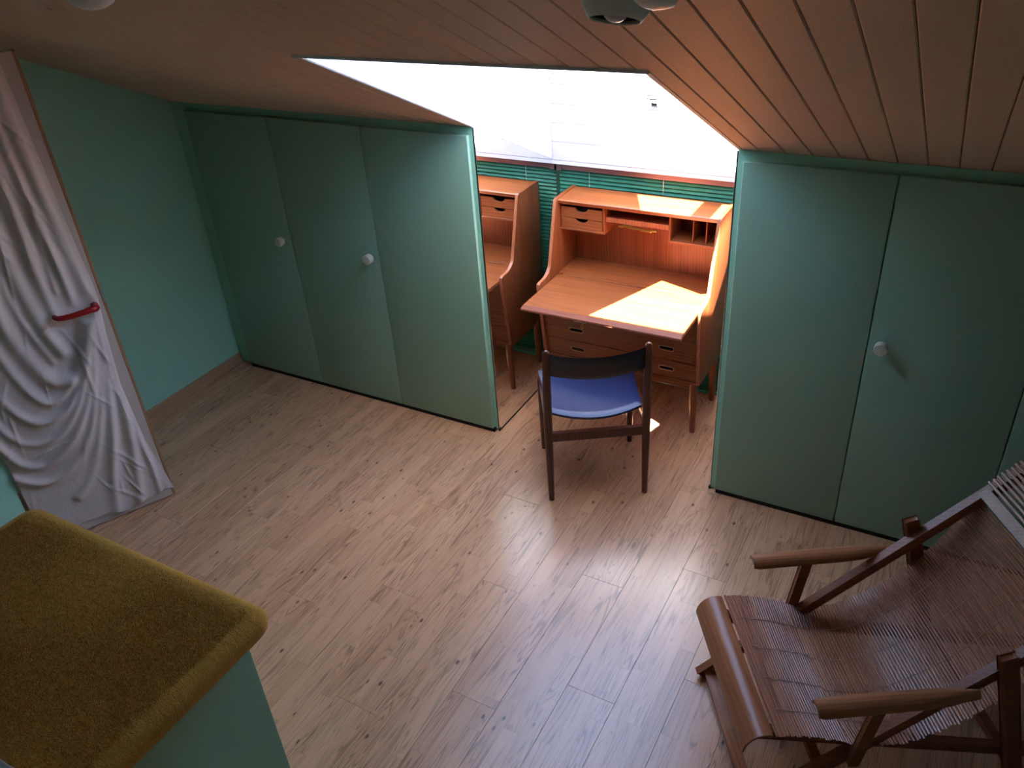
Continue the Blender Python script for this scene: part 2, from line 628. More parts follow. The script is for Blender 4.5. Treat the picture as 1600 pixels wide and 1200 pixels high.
obj('floor_rear_area', bx(XL, XR, YR, -4.503, -0.011, 0.0), 'floor', floor)

# ------------------------------------------------------------------ ceiling with boards, roof
def slope_block(x0, x1, y0, y1, c0, c1):
    v = []
    for x in (x0, x1):
        for y in (y0, y1):
            for c in (c0, c1):
                v.append((x, y, zc(y, c)))
    f = [(0, 1, 3, 2), (4, 6, 7, 5), (0, 4, 5, 1), (2, 3, 7, 6), (0, 2, 6, 4), (1, 5, 7, 3)]
    return polymesh(v, f)
zr = zc(RIDGE)
cb = slope_block(XL - 0.3, WX0 - 0.021, RIDGE, YB + 0.3, 0.016, WELL)
merge(cb, slope_block(WX1 + 0.021, XR + 0.3, RIDGE, YB + 0.3, 0.016, WELL))
merge(cb, slope_block(WX0 - 0.021, WX1 + 0.021, RIDGE, WY0 - 0.021, 0.016, WELL))
merge(cb, slope_block(WX0 - 0.021, WX1 + 0.021, WY1 + 0.03, YB + 0.3, 0.016, WELL))
RW = (2.60, 2.92, -4.68, -4.38)              # roof window added in the rear slope for fill light
def zrear(y):
    return zr - SL * (RIDGE - y)
def rear_block(x0, x1, y0, y1, c0, c1):
    v = []
    for x in (x0, x1):
        for y in (y0, y1):
            for c in (c0, c1):
                v.append((x, y, zrear(y) + c))
    return polymesh(v, [(0, 1, 3, 2), (4, 6, 7, 5), (0, 4, 5, 1), (2, 3, 7, 6), (0, 2, 6, 4), (1, 5, 7, 3)])
merge(cb, rear_block(XL - 0.3, RW[0], YR - 0.3, RIDGE, 0.0, WELL))
merge(cb, rear_block(RW[1], XR + 0.3, YR - 0.3, RIDGE, 0.0, WELL))
merge(cb, rear_block(RW[0], RW[1], YR - 0.3, RW[2], 0.0, WELL))
merge(cb, rear_block(RW[0], RW[1], RW[3], RIDGE, 0.0, WELL))
ceiling = struct('ceiling', cb, 'slab', 'sloping attic ceiling of whitewashed boards', 'ceiling')
BW = 0.0955
k0 = math.floor((XL - 3.069) / BW)
k = k0
GAP = 0.0022
def ceiling_board(x0, x1, y0, y1, cl=0.003, cr=0.003):
    # shallow chamfers make the joints read as dark grooves
    sec = [(x0, 0.013), (x0, cl + 0.0001), (x0 + cl, 0.0), (x1 - cr, 0.0), (x1, cr + 0.0001), (x1, 0.013)]
    v = []
    for y in (y0, y1):
        for x, c in sec:
            v.append((x, y, zc(y, c)))
    n = len(sec)
    f = [tuple(range(n)), tuple(range(2 * n - 1, n - 1, -1))] + [(j, n + j, n + (j + 1) % n, (j + 1) % n) for j in range(n)]
    obj('ceiling_board', polymesh(v, f), 'ceiling', ceiling)
while 3.069 + k * BW < XR:
    x0, x1 = 3.069 + k * BW + GAP / 2, 3.069 + (k + 1) * BW - GAP / 2
    x0, x1 = max(x0, XL), min(x1, XR)
    if x1 - x0 > 0.004:
        if x0 >= WX0 - 0.002 and x1 <= WX1 + 0.002:
            ceiling_board(x0, x1, RIDGE, WY0 - 0.0065)
        elif x1 <= WX0 or x0 >= WX1:
            ceiling_board(x0, x1, RIDGE, 0.07)
        else:
            if x0 < WX0 < x1:
                ceiling_board(x0, WX0 - 0.0045, RIDGE, 0.07, 0.003, 0.0002)
                ceiling_board(WX0 - 0.0045, x1, RIDGE, WY0 - 0.0065, 0.0002, 0.003)
            else:
                ceiling_board(x0, WX1 + 0.0045, RIDGE, WY0 - 0.0065, 0.003, 0.0002)
                ceiling_board(WX1 + 0.0045, x1, RIDGE, 0.07, 0.0002, 0.003)
    k += 1

# ------------------------------------------------------------------ walls
struct('wall_left', bx(XL - 0.2, XL, YR - 0.2, YB + 0.2, -0.1, 3.7), 'green', 'mint green gable wall under the sloping ceiling', 'wall')
struct('wall_right', bx(XR, XR + 0.2, YR - 0.2, YB + 0.2, -0.1, 3.7), 'sand_wall', 'pale green gable wall beyond the deck chair', 'wall')
struct('wall_rear', bx(XL - 0.2, XR + 0.2, YR - 0.2, YR, -0.1, 3.0), 'sand_wall', 'pale green rear wall of the attic', 'wall')
struct('wall_back', bx(XL - 0.2, XR + 0.2, YB, YB + 0.2, -0.1, zc(YB) + 0.05), 'green', 'low green wall at the eaves behind the blind', 'wall')
struct('wall_partition', bx(0.05, 0.302, YR, -1.690, 0.0, 2.6), 'green', 'green partition wall beside the sheet-covered door', 'wall')
bb = bx(XL, XL + 0.014, -1.75, 0.04, 0.0, 0.068, 0.003)
struct('baseboard_left', bb, 'baseboard', 'light brown wooden baseboard along the green gable wall', 'baseboard')

# light shaft lined with white boards
def cheek(name, x0, x1, label):
    w = struct(name, slope_block(x0, x1, WY0, WY1 + 0.02, -0.002, WELL), 'white_boards', label, 'wall')
    xin = x1 if x1 <= WX0 + 1e-6 else x0
    s = 1 if xin == x1 else -1
    n = 4
    hb = 0.1
    for j in range(n + 1):
        c0, c1 = j * hb + 0.0012, min((j + 1) * hb - 0.0012, WELL - 0.002)
        if c1 - c0 < 0.01:
            continue
        xa, xb = sorted((xin, xin + s * 0.004))
        b = slope_block(xa, xb, WY0, WY1, c0, c1)
        obj('shaft_board', b, 'white_boards', w)
    return w
cheek('wall_shaft_left', WX0 - 0.02, WX0 - 0.004, 'white boarded cheek of the skylight shaft above the long mirror')
cheek('wall_shaft_right', WX1 + 0.004, WX1 + 0.02, 'white boarded cheek of the skylight shaft on the deck chair side')
wsb = struct('wall_shaft_back', bx(WX0 - 0.02, WX1 + 0.02, WY1 + 0.012, WY1 + 0.03, 1.272, zc(WY1, WELL)), 'white_boards',
             'white boarded upright wall of the skylight shaft above the blind', 'wall')
zz = 1.274
while zz < zc(WY1, WELL) - 0.02:
    z1 = min(zz + 0.0965, zc(WY1, WELL))
    obj('shaft_board', bx(WX0, WX1, WY1, WY1 + 0.012, zz, z1 - 0.002, 0.001, 1), 'white_boards', wsb)
    zz += 0.0965
wsf = struct('wall_shaft_front', bx(WX0 - 0.02, WX1 + 0.02, WY0 - 0.02, WY0 - 0.006, zc(WY0), zc(WY0, WELL)), 'white_boards',
             'white boarded upright wall at the top of the skylight shaft', 'wall')
zz = zc(WY0) + 0.001
while zz < zc(WY0, WELL) - 0.02:
    z1 = min(zz + 0.0965, zc(WY0, WELL))
    obj('shaft_board', bx(WX0, WX1, WY0 - 0.006, WY0, zz, z1 - 0.002), 'white_boards', wsf)
    zz += 0.0965
struct('trim_1', bx(WX0 - 0.02, WX1 + 0.02, WY1, YB, 1.252, 1.272), 'white_boards', 'narrow white ledge above the blind rail', 'trim')

# skylight: frame bars, glass
wf = slope_block(WX0 - 0.06, WX0 + 0.004, WY0 - 0.06, WY1 + 0.06, WELL, WELL + 0.05)
merge(wf, slope_block(WX1 - 0.004, WX1 + 0.06, WY0 - 0.06, WY1 + 0.06, WELL, WELL + 0.05))
merge(wf, slope_block(WX0 + 0.004, WX1 - 0.004, WY0 - 0.06, WY0 + 0.004, WELL, WELL + 0.05))
merge(wf, slope_block(WX0 + 0.004, WX1 - 0.004, WY1 + 0.02, WY1 + 0.06, WELL, WELL + 0.03))
window = struct('window_1', wf, 'white_boards', 'roof skylight over the desk nook', 'window')
obj('pane', slope_block(WX0 + 0.004, WX1 - 0.004, WY0 + 0.004, WY1 + 0.02, WELL + 0.02, WELL + 0.024), 'glass', window)
w2 = rear_block(RW[0] - 0.05, RW[0] + 0.03, RW[2] - 0.05, RW[3] + 0.05, WELL, WELL + 0.05)
merge(w2, rear_block(RW[1] - 0.03, RW[1] + 0.05, RW[2] - 0.05, RW[3] + 0.05, WELL, WELL + 0.05))
merge(w2, rear_block(RW[0] + 0.03, RW[1] - 0.03, RW[2] - 0.05, RW[2] + 0.03, WELL, WELL + 0.05))
merge(w2, rear_block(RW[0] + 0.03, RW[1] - 0.03, RW[3] - 0.03, RW[3] + 0.05, WELL, WELL + 0.05))
fill_window = struct('fill_skylight', w2, 'white_boards', 'small roof skylight added in the rear slope for fill light', 'window')
obj('pane', rear_block(RW[0] + 0.03, RW[1] - 0.03, RW[2] + 0.03, RW[3] - 0.03, WELL + 0.02, WELL + 0.024), 'glass', fill_window)
lt = bx(2.365, 2.372, WY1 - 0.03, WY1, 1.615, 1.622, 0.001)
bx(2.35, 2.40, WY1 - 0.034, WY1 - 0.028, 1.618, 1.624, 0.001, 2, lt)
bx(2.352, 2.405, WY1 - 0.034, WY1 - 0.028, 1.634, 1.639, 0.001, 2, lt)
bx(2.37, 2.398, WY1 - 0.02, WY1, 1.585, 1.6, 0.002, 2, lt)
obj('latch', lt, 'black', window)

# canvas sun sail added above the skylight, its openings cut to shape the sun patches
GOBO_Z = 3.60
def filled(outer, inner):
    """triangulated 2-D region with holes"""
    cu = bpy.data.curves.new('tmp_fill', 'CURVE')
    cu.dimensions = '2D'
    cu.fill_mode = 'BOTH'
    for lp in [outer] + inner:
        sp = cu.splines.new('POLY')
        sp.points.add(len(lp) - 1)
        for pt, (x, y) in zip(sp.points, lp):
            pt.co = (x, y, 0, 1)
        sp.use_cyclic_u = True
    o = bpy.data.objects.new('tmp_fill', cu)
    C.objects.link(o)
    dg = bpy.context.evaluated_depsgraph_get()
    me = o.evaluated_get(dg).to_mesh()
    b = bmesh.new()
    b.from_mesh(me)
    bpy.data.objects.remove(o, do_unlink=True)
    bpy.data.curves.remove(cu)
    bmesh.ops.remove_doubles(b, verts=b.verts, dist=1e-5)
    return b
def to_gobo(p):
    t = (p[2] - GOBO_Z) / SUN_DIR.z
    q = Vector(p) - SUN_DIR * t
    return (q.x, q.y)
openings = [  # each outline is a sun patch traced back onto the added sheet
    # writing leaf and the outer face of the desk's side panel
    [(2.30, 0.165, 0.735), (2.772, 0.165, 0.735), (2.772, 0.37, 0.735), (2.80, 0.40, 0.42), (2.80, 0.60, 0.42), (2.80, 0.66, 0.60),
     (2.80, 0.74, 0.75), (2.80, 0.75, 1.12), (2.76, 0.60, 0.735), (2.72, 0.575, 0.735), (2.488, 0.655, 0.735)],
    # desk top
    [(2.395, 0.577, 1.135), (2.645, 0.577, 1.135), (2.645, 0.775, 1.135), (2.30, 0.775, 1.135)],
    [(2.742, 0.580, 1.135), (2.795, 0.580, 1.135), (2.795, 0.775, 1.135), (2.742, 0.775, 1.135)],
    # boarded wall above the blind
    [(2.16, WY1, 1.31), (2.97, WY1, 1.30), (2.97, WY1, 1.68), (1.90, WY1, 1.68)],
    # floor by the chair
    [(2.235, 0.385, 0), (2.255, 0.455, 0), (2.355, 0.475, 0), (2.372, 0.400, 0), (2.32, 0.372, 0)],
    [(2.500, 0.405, 0), (2.520, 0.462, 0), (2.580, 0.430, 0), (2.556, 0.345, 0), (2.530, 0.345, 0)],
]
gobo = thing('sun_gobo', 'white canvas sun sail added unseen above the skylight to shape the sun patches', 'sun sail', (2.55, -0.7, 2.3))
_c = [to_gobo((x, y, zc(y, WELL))) for x in (WX0, WX1) for y in (WY0, WY1)]
sx0, sx1 = min(c[0] for c in _c) - 0.12, max(c[0] for c in _c) + 0.12
sy0, sy1 = min(c[1] for c in _c) - 0.12, max(c[1] for c in _c) + 0.12
sb = filled([(sx0, sy0), (sx1, sy0), (sx1, sy1), (sx0, sy1)], [[to_gobo(p) for p in h] for h in openings])
for v in sb.verts:
    v.co.z = GOBO_Z
obj('canvas', sb, 'canvas', gobo)
for px, py in ((sx0, sy0), (sx1, sy0), (sx0, sy1), (sx1, sy1)):
    obj('post', tube([(px, py, (zc(py, WELL) if py > RIDGE else zrear(py) + WELL) - 0.02), (px, py, GOBO_Z + 0.02)], 0.025, 10), 'steel', gobo)

# ------------------------------------------------------------------ built-in cabinets
def knob(x, z, parent):
    prof = [(0.0, 0.001), (0.0105, 0.001), (0.011, -0.012), (0.0235, -0.014), (0.025, -0.017), (0.025, -0.044), (0.0235, -0.047), (0.014, -0.048), (0.0, -0.0475)]
    obj('knob', lathe(prof, (x, 0.0, z), (0, 1, 0), 28), 'knob', parent, smooth=True)

def cabinet(name, label, fx0, fx1, edges, knobs, group=None):
    t = thing(name, label, 'cabinet', ((fx0 + fx1) / 2, YK, 0))
    fr = prism([(YK, 0.012), (YK, zc(YK) - 0.001), (YK + 0.035, zc(YK + 0.035) - 0.001), (YK + 0.035, 0.012)], 'x', fx0, fx1)
    obj('frame', fr, 'green', t)
    obj('toe_kick', bx(max(fx0 + 0.004, edges[0] + 0.004), fx1 - 0.012, 0.006, YK + 0.04, 0.0, 0.0235), 'dark', t)
    for i in range(len(edges) - 1):
        a, b = edges[i] + 0.0016, edges[i + 1] - 0.0016
        d = obj('door', bx(a, b, 0.0, YK + 0.001, 0.024, 1.602, 0.0045, 3), 'green_door', t, smooth=True)
        if knobs[i] is not None:
            knob(knobs[i][0], knobs[i][1], d)
    return t
cabinet('built_in_cabinet', 'green built-in eaves cabinet with three tall doors and two ivory knobs beside the gable wall',
        XL, 1.8125, [0.0, 0.596, 1.193, 1.7985], [(0.536, 0.937), (1.143, 0.928), None])
cabinet('built_in_cabinet', 'green built-in eaves cabinet with wide doors behind the bamboo deck chair',
        2.9925, XR, [3.0165, 3.5605, 4.107, 4.653, 5.2], [None, (3.612, 0.94), None, (4.71, 0.94)])

# ------------------------------------------------------------------ mirrors lining the nook
def mirror(x_face, sgn, label):
    t = thing('mirror_panel', label, 'mirror', (x_face, 0.42, 0))
    ym, zb = WY1 + 0.075, 0.006
    y0 = YK + 0.004
    poly = [(y0, zb), (ym, zb), (ym, 1.25), (WY1 - 0.02, zc(WY1 - 0.02) - 0.004), (y0, zc(y0) - 0.004)]
    xa, xb = sorted((x_face, x_face - sgn * 0.004))
    obj('glass', prism(poly, 'x', xa, xb), 'mirror', t)
    xa, xb = sorted((x_face - sgn * 0.0042, x_face - sgn * 0.0075))
    obj('backing', prism([(y - 0.003 if y < 0.1 else y, z) for y, z in poly], 'x', xa, xb), 'black', t)
    xa, xb = sorted((x_face - sgn * 0.006, x_face + sgn * 0.004))
    xa2, xb2 = sorted((x_face - sgn * 0.006, x_face + sgn * 0.0025))
    obj('bottom_channel', bx(xa2, xb2, y0 + 0.001, ym, 0.0, 0.0065), 'black', t)
    obj('clip', bx(xa, xb, y0 - 0.006, y0 + 0.014, 0.0, 0.016, 0.002), 'black', t)
mirror(WX0, 1, 'tall frameless mirror lining the nook cheek beside the three-door cabinet')
mirror(WX1, -1, 'tall frameless mirror lining the nook cheek on the deck chair side')

# ------------------------------------------------------------------ venetian blind
vb = thing('venetian_blind', 'closed green venetian blind hanging behind the teak desk', 'blind', (2.4, 0.84, 0))
BX0, BX1 = WX0 + 0.006, WX1 - 0.006
obj('head_rail', bx(BX0, BX1, 0.805, 0.85, 1.213, 1.249, 0.003), 'rail', vb)
obj('bracket', bx(BX0, BX0 + 0.03, 0.800, 0.855, 1.209, 1.253, 0.002), 'rail', vb)
obj('bracket', bx(BX1 - 0.03, BX1, 0.800, 0.855, 1.209, 1.253, 0.002), 'rail', vb)
# one slat: curved strip tilted nearly shut
def slat_bm():
    b = bmesh.new()
    n = 5
    tilt = math.radians(46)
    rows = []
    for i in range(n + 1):
        s = (i / n - 0.5) * 0.0190
        crown = 0.0016 * (1 - (2 * i / n - 1) ** 2)
        y = -s * math.cos(tilt) - crown * math.sin(tilt)
        z = s * math.sin(tilt) * -1 + crown * math.cos(tilt)
        rows.append((y, -z if False else z))
    for x in (BX0 + 0.004, BX1 - 0.004):
        pass
    vs_ = [[b.verts.new((x, y, z)) for y, z in rows] for x in (BX0 + 0.004, BX1 - 0.004)]
    for i in range(n):
        b.faces.new((vs_[0][i], vs_[0][i + 1], vs_[1][i + 1], vs_[1][i]))
    bmesh.ops.solidify(b, geom=list(b.faces), thickness=0.0006)
    return b
b = slat_bm()
for v in b.verts:
    v.co.x -= 2.4
slat0 = obj('slat', b, 'blind', vb, smooth=True, local=True)
nsl = 55
for i in range(nsl):
    mb = Matrix.Translation((0, -0.008, 1.198 - i * 0.0212))
    if i == 0:
        slat0.matrix_basis = mb
    else:
        shared('slat', slat0, vb, mb)
for x in (2.01, 2.42, 2.82):
    obj('ladder_cord', tube([(x, 0.8175, 1.215), (x, 0.8175, 0.03)], 0.0011, 6), 'cord', vb)
obj('bottom_rail', bx(BX0 + 0.004, BX1 - 0.004, 0.82, 0.845, 0.004, 0.02, 0.003), 'blind', vb)

# ------------------------------------------------------------------ teak writing desk
desk = thing('writing_desk', 'teak secretary desk with lowered writing leaf standing in the mirrored nook', 'desk', (2.36, 0.58, 0))
DX0, DX1 = 1.922, 2.800
def side_profile():
    p = [(0.388, 0.325), (0.335, 0.738), (0.338, 0.756), (0.352, 0.762), (0.385, 0.763)]
    # concave sweep up to the hutch
    for i in range(1, 9):
        a = i / 8
        y = 0.385 + (0.480 - 0.385) * math.sin(a * PI / 2)
        z = 0.763 + (0.835 - 0.763) * (1 - math.cos(a * PI / 2))
        p.append((y, z))
    p += [(0.500, 0.905), (0.560, 1.128), (0.566, 1.137), (0.576, 1.141), (0.795, 1.141), (0.795, 0.325)]
    return p
for x0 in (DX0, DX1 - 0.02):
    obj('side_panel', prism(side_profile(), 'x', x0, x0 + 0.02, 0.0022, 2), 'teak_z', desk, smooth=True)
IX0, IX1 = DX0 + 0.02, DX1 - 0.02
fpts = side_profile()[:-2]
for x0 in (DX0, DX1 - 0.02):
    band = [(y + 0.0006, z) for y, z in fpts[:-1]] + [(y - 0.0012, z + 0.0004) for y, z in fpts[:-1]][::-1]
    obj('edge_highlight', prism(band, 'x', x0 + 0.002, x0 + 0.018), 'teak_edge', desk, smooth=True)  # added pale band, paints the light catching the panel's front edge
tp = prism([(0.582, 1.112), (0.574, 1.131), (0.580, 1.135), (0.792, 1.135), (0.792, 1.112)], 'x', IX0, IX1, 0.001, 1)
obj('top_board', tp, 'teak_x', desk)
obj('back_panel', bx(IX0, IX1, 0.778, 0.79, 0.33, 1.113), 'teak_z', desk)
obj('writing_surface', bx(IX0, IX1, 0.5475, 0.78, 0.716, 0.735, 0.001, 1), 'teak_x', desk)
leaf = obj('writing_leaf', bx(IX0 + 0.004, IX1 - 0.004, 0.148, 0.5405, 0.716, 0.735, 0.0015, 1), 'teak_x', desk)
obj('leaf_lipping', prism([(0.148, 0.735), (0.117, 0.727), (0.114, 0.718), (0.124, 0.712), (0.148, 0.714)], 'x', IX0 + 0.004, IX1 - 0.004, 0.001, 1), 'lip', leaf)
lk = bx(2.235, 2.30, 0.121, 0.145, 0.7085, 0.7145, 0.001)
obj('lock_plate', lk, 'steel', leaf)
ky = tube([(2.283, 0.128, 0.712), (2.283, 0.122, 0.700)], 0.0022, 8)
tube([(2.276, 0.122, 0.694), (2.283, 0.120, 0.700), (2.291, 0.118, 0.694), (2.291, 0.117, 0.685), (2.283, 0.117, 0.681), (2.276, 0.118, 0.686), (2.276, 0.122, 0.694)], 0.0018, 6, True, None, ky)
obj('key', ky, 'brass', leaf)
obj('leaf_hinge', bx(IX0 + 0.01, IX0 + 0.03, 0.536, 0.556, 0.7345, 0.7362), 'brass', leaf)
obj('leaf_hinge', bx(IX1 - 0.03, IX1 - 0.01, 0.536, 0.556, 0.7345, 0.7362), 'brass', leaf)

# hutch inner fittings
HY0, HY1 = 0.600, 0.778
def small_drawer(z0, z1):
    xa, xb = IX0 + 0.006, 2.180
    cx, r, dep = (xa + xb) / 2, 0.036, 0.021
    pts = [(xa, z0), (xb, z0), (xb, z1)]
    for i in range(0, 13):
        a = PI * i / 12
        pts.append((cx + r * math.cos(a), z1 - dep * math.sin(a)))
    pts.append((xa, z1))
    d = obj('small_drawer', prism(pts, 'y', HY0, HY0 + 0.012, 0.0), 'teak_x', desk)
    rim = [(cx + (r + 0.0012) * math.cos(PI * i / 12), HY0 - 0.0008, z1 - (dep + 0.0012) * math.sin(PI * i / 12)) for i in range(13)]
    obj('cutout_rim', tube(rim, 0.0016, 6), 'teak_edge', d, smooth=True)
    obj('drawer_box', bx(xa + 0.004, xb - 0.004, HY0 + 0.03, HY1 - 0.004, z0 + 0.004, z1 - 0.004), 'dark', d)
small_drawer(0.981, 1.035)
small_drawer(1.0375, 1.092)
obj('drawer_case_floor', bx(IX0, 2.193, HY0 - 0.002, HY1, 0.968, 0.979, 0.001, 1), 'teak_x', desk)
obj('drawer_case_side', bx(2.183, 2.193, HY0 - 0.002, HY1, 0.979, 1.112, 0.001, 1), 'teak_z', desk)
obj('shelf', bx(2.193, 2.533, HY0 + 0.03, HY1, 1.034, 1.046, 0.001, 1), 'teak_x', desk)
obj('shelf_lip', bx(2.193, 2.533, HY0 + 0.018, HY0 + 0.03, 1.030, 1.056, 0.001, 1), 'teak_edge', desk)
obj('pigeonhole_side', bx(2.533, 2.543, HY0 - 0.002, HY1, 0.974, 1.112, 0.001, 1), 'teak_z', desk)
obj('pigeonhole_floor', bx(2.543, IX1, HY0 - 0.002, HY1, 0.974, 0.985, 0.001, 1), 'teak_x', desk)
for x in (2.652, 2.718):
    obj('pigeonhole_divider', bx(x - 0.0025, x + 0.0025, HY0 + 0.012, HY1, 0.985, 1.112), 'teak_z', desk)
# brass latch and its lamp strip hanging under the shelf
bs = bx(2.262, 2.285, HY0 + 0.012, HY0 + 0.024, 1.012, 1.024, 0.002)
bx(2.285, 2.33, HY0 + 0.014, HY0 + 0.026, 1.016, 1.030, 0.002, 2, bs)
bx(2.315, 2.40, HY0 + 0.010, HY0 + 0.024, 1.012, 1.023, 0.002, 2, bs)
bx(2.38, 2.44, HY0 + 0.006, HY0 + 0.022, 1.008, 1.020, 0.003, 2, bs)
tube([(2.44, HY0 + 0.014, 1.016), (2.468, HY0 + 0.014, 1.019)], 0.006, 10, True, None, bs)
obj('brass_latch', bs, 'brass', desk)

# drawers: fronts lie on the slanted line of the side panels
def fy(z):
    return 0.345 + (0.738 - z) * (0.388 - 0.335) / (0.738 - 0.325) + 0.006
def slot_outline(cx, cz, w, h, n=8):
    pts = []
    for i in range(n + 1):
        a = -PI / 2 + PI * i / n
        pts.append((cx + w / 2 - h / 2 + h / 2 * math.cos(a), cz + h / 2 * math.sin(a)))
    for i in range(n + 1):
        a = PI / 2 + PI * i / n
        pts.append((cx - w / 2 + h / 2 + h / 2 * math.cos(a), cz + h / 2 * math.sin(a)))
    return pts
def drawer_front(z0, z1, hz):
    """slanted board with two real slot openings"""
    xa, xb, th, w, h = IX0 + 0.003, IX1 - 0.003, 0.016, 0.080, 0.024
    cents = [2.123, 2.620] if hz else []
    b = filled([(xa, z0), (xb, z0), (xb, z1), (xa, z1)], [slot_outline(c, hz, w, h) for c in cents])
    for f in b.faces:
        if f.normal.z > 0:
            f.normal_flip()
    g = bmesh.ops.extrude_face_region(b, geom=list(b.faces))
    for v in g['geom']:
        if isinstance(v, bmesh.types.BMVert):
            v.co.z = th
    for v in b.verts:
        x, z, off = v.co.x, v.co.y, v.co.z
        v.co = Vector((x, fy(z) + off, z))
    d = obj('drawer', b, 'teak_x', desk)
    for c in cents:
        rim = [(px, fy(pz) - 0.0006, pz) for px, pz in slot_outline(c, hz, w, h)]
        rim.append(rim[0])
        obj('slot_rim', tube(rim, 0.0026, 6, False), 'slot_rim', d, smooth=True)
drawer_front(0.5725, 0.7085, None)
drawer_front(0.4375, 0.5695, 0.508)
drawer_front(0.3020 + 0.028, 0.4345, 0.384)
obj('carcass_floor', bx(IX0, IX1, 0.40, 0.785, 0.313, 0.328), 'teak_x', desk)
obj('carcass_inner', bx(IX0 + 0.002, IX1 - 0.002, 0.44, 0.776, 0.33, 0.70), 'dark', desk)
# leg frame
ap = bx(1.985, 2.74, 0.428, 0.446, 0.268, 0.316, 0.002)
obj('apron', ap, 'teak_x', desk)
obj('apron', bx(1.985, 2.74, 0.762, 0.780, 0.268, 0.316, 0.002), 'teak_x', desk)
for x in (1.970, 2.752):
    obj('apron', bx(x - 0.009, x + 0.009, 0.45, 0.77, 0.268, 0.316, 0.002), 'teak_y', desk)
for x, dx in ((1.968, -0.006), (2.756, 0.006)):
    for y, dy in ((0.437, 0.0), (0.771, 0.0)):
        lg = tube([(x + dx, y + dy, 0.0), (x + dx, y + dy, 0.004), (x, y, 0.2), (x, y, 0.322)], [0.013, 0.0145, 0.021, 0.022], 16)
        obj('leg', lg, 'teak_z', desk, smooth=True)

# ------------------------------------------------------------------ dining chair
CW = Vector((0.848, 0.530, 0)).normalized()
CF = Vector((-CW.y, CW.x, 0))
CO = Vector((2.5235, -0.246, 0))
chair = thing('dining_chair', 'dark wooden dining chair with black vinyl seat coloured with sky blue and curved backrest at the desk', 'chair', CO, math.atan2(CW.y, CW.x))
# local frame: x across, y forward, z up
def loc_leg(x, pts, radii):
    return tube([(x * k_, y, z) for (k_, y, z) in pts], radii, 12)
for s in (-1, 1):
    x = 0.2245 * s
    b = tube([(x * 1.0, 0.0, 0.0), (x, 0.003, 0.2), (x, 0.006, 0.44), (x * 0.995, -0.004, 0.62), (x * 0.985, -0.020, 0.80), (x * 0.983, -0.0225, 0.828), (x * 0.983, -0.024, 0.838)],
             [0.0135, 0.0170, 0.0205, 0.0195, 0.0175, 0.0155, 0.006], 14)
    obj('rear_leg', b, 'walnut', chair, smooth=True, local=True)
    b = tube([(x * 1.0, 0.42, 0.0), (x, 0.415, 0.25), (x, 0.41, 0.435)], [0.0135, 0.0175, 0.019], 14)
    obj('front_leg', b, 'walnut', chair, smooth=True, local=True)
    obj('side_rail', bar((x, 0.0, 0.405), (x, 0.415, 0.415), 0.02, 0.045), 'walnut', chair, local=True)
obj('rear_stretcher', bar((-0.222, 0.002, 0.368), (0.222, 0.002, 0.368), 0.018, 0.046), 'walnut', chair, local=True)
obj('front_rail', bar((-0.222, 0.41, 0.412), (0.222, 0.41, 0.412), 0.018, 0.042), 'walnut', chair, local=True)
# seat: dished pad with bowed rear edge
def chair_seat():
    b = bmesh.new()
    nx, ny = 24, 20
    g = {}
    for side in (1, 0):
        for i in range(nx + 1):
            for j in range(ny + 1):
                a = i / nx * 2 - 1
                t_ = j / ny
                half = 0.212 + 0.022 * t_
                x = a * half
                back = 0.052 - 0.046 * (1 - a * a)
                frontb = 0.445 - 0.012 * a * a
                y = back + (frontb - back) * t_
                z = 0.452 + 0.018 * a * a + 0.014 * (2 * t_ - 1) ** 2
                edge = min(1 - abs(a), 1.0) * half
                e = min(edge, (y - back), (frontb - y))
                if side:
                    z -= 0.012 * max(0, 1 - e / 0.014) ** 2
                else:
                    z -= 0.030 - 0.006 * max(0, 1 - e / 0.014)
                g[side, i, j] = b.verts.new((x, y, z))
    for side in (0, 1):
        for i in range(nx):
            for j in range(ny):
                q = [g[side, i, j], g[side, i + 1, j], g[side, i + 1, j + 1], g[side, i, j + 1]]
                b.faces.new(q if side else q[::-1])
    for i in range(nx):
        b.faces.new((g[0, i, 0], g[0, i + 1, 0], g[1, i + 1, 0], g[1, i, 0]))
        b.faces.new((g[1, i, ny], g[1, i + 1, ny], g[0, i + 1, ny], g[0, i, ny]))
    for j in range(ny):
        b.faces.new((g[1, 0, j], g[1, 0, j + 1], g[0, 0, j + 1], g[0, 0, j]))
        b.faces.new((g[0, nx, j], g[0, nx, j + 1], g[1, nx, j + 1], g[1, nx, j]))
    return b
obj('seat', chair_seat(), 'vinyl', chair, smooth=True, local=True)
def chair_back():
    b = bmesh.new()
    nx, nz = 24, 8
    g = {}
    for side in (0, 1):
        for i in range(nx + 1):
            for j in range(nz + 1):
                a = i / nx * 2 - 1
                t_ = j / nz
                x = a * 0.209
                z = 0.704 + 0.113 * t_
                bow = -0.056 * (1 - a * a)
                th = 0.011 * (1 - (2 * t_ - 1) ** 6)
                y = -0.012 + bow - 0.012 * t_ + (th if side else -th * 0.6)
                g[side, i, j] = b.verts.new((x, y, z))
    for side in (0, 1):
        for i in range(nx):
            for j in range(nz):
                q = [g[side, i, j], g[side, i + 1, j], g[side, i + 1, j + 1], g[side, i, j + 1]]
                b.faces.new(q[::-1] if side else q)
    for i in range(nx):
        for j in (0, nz):
            b.faces.new((g[0, i, j], g[0, i + 1, j], g[1, i + 1, j], g[1, i, j]))
    for j in range(nz):
        for i in (0, nx):
            b.faces.new((g[0, i, j], g[0, i, j + 1], g[1, i, j + 1], g[1, i, j]))
    bmesh.ops.remove_doubles(b, verts=b.verts, dist=0.0002)
    return b
obj('backrest', chair_back(), 'vinyl_dark', chair, smooth=True, local=True)

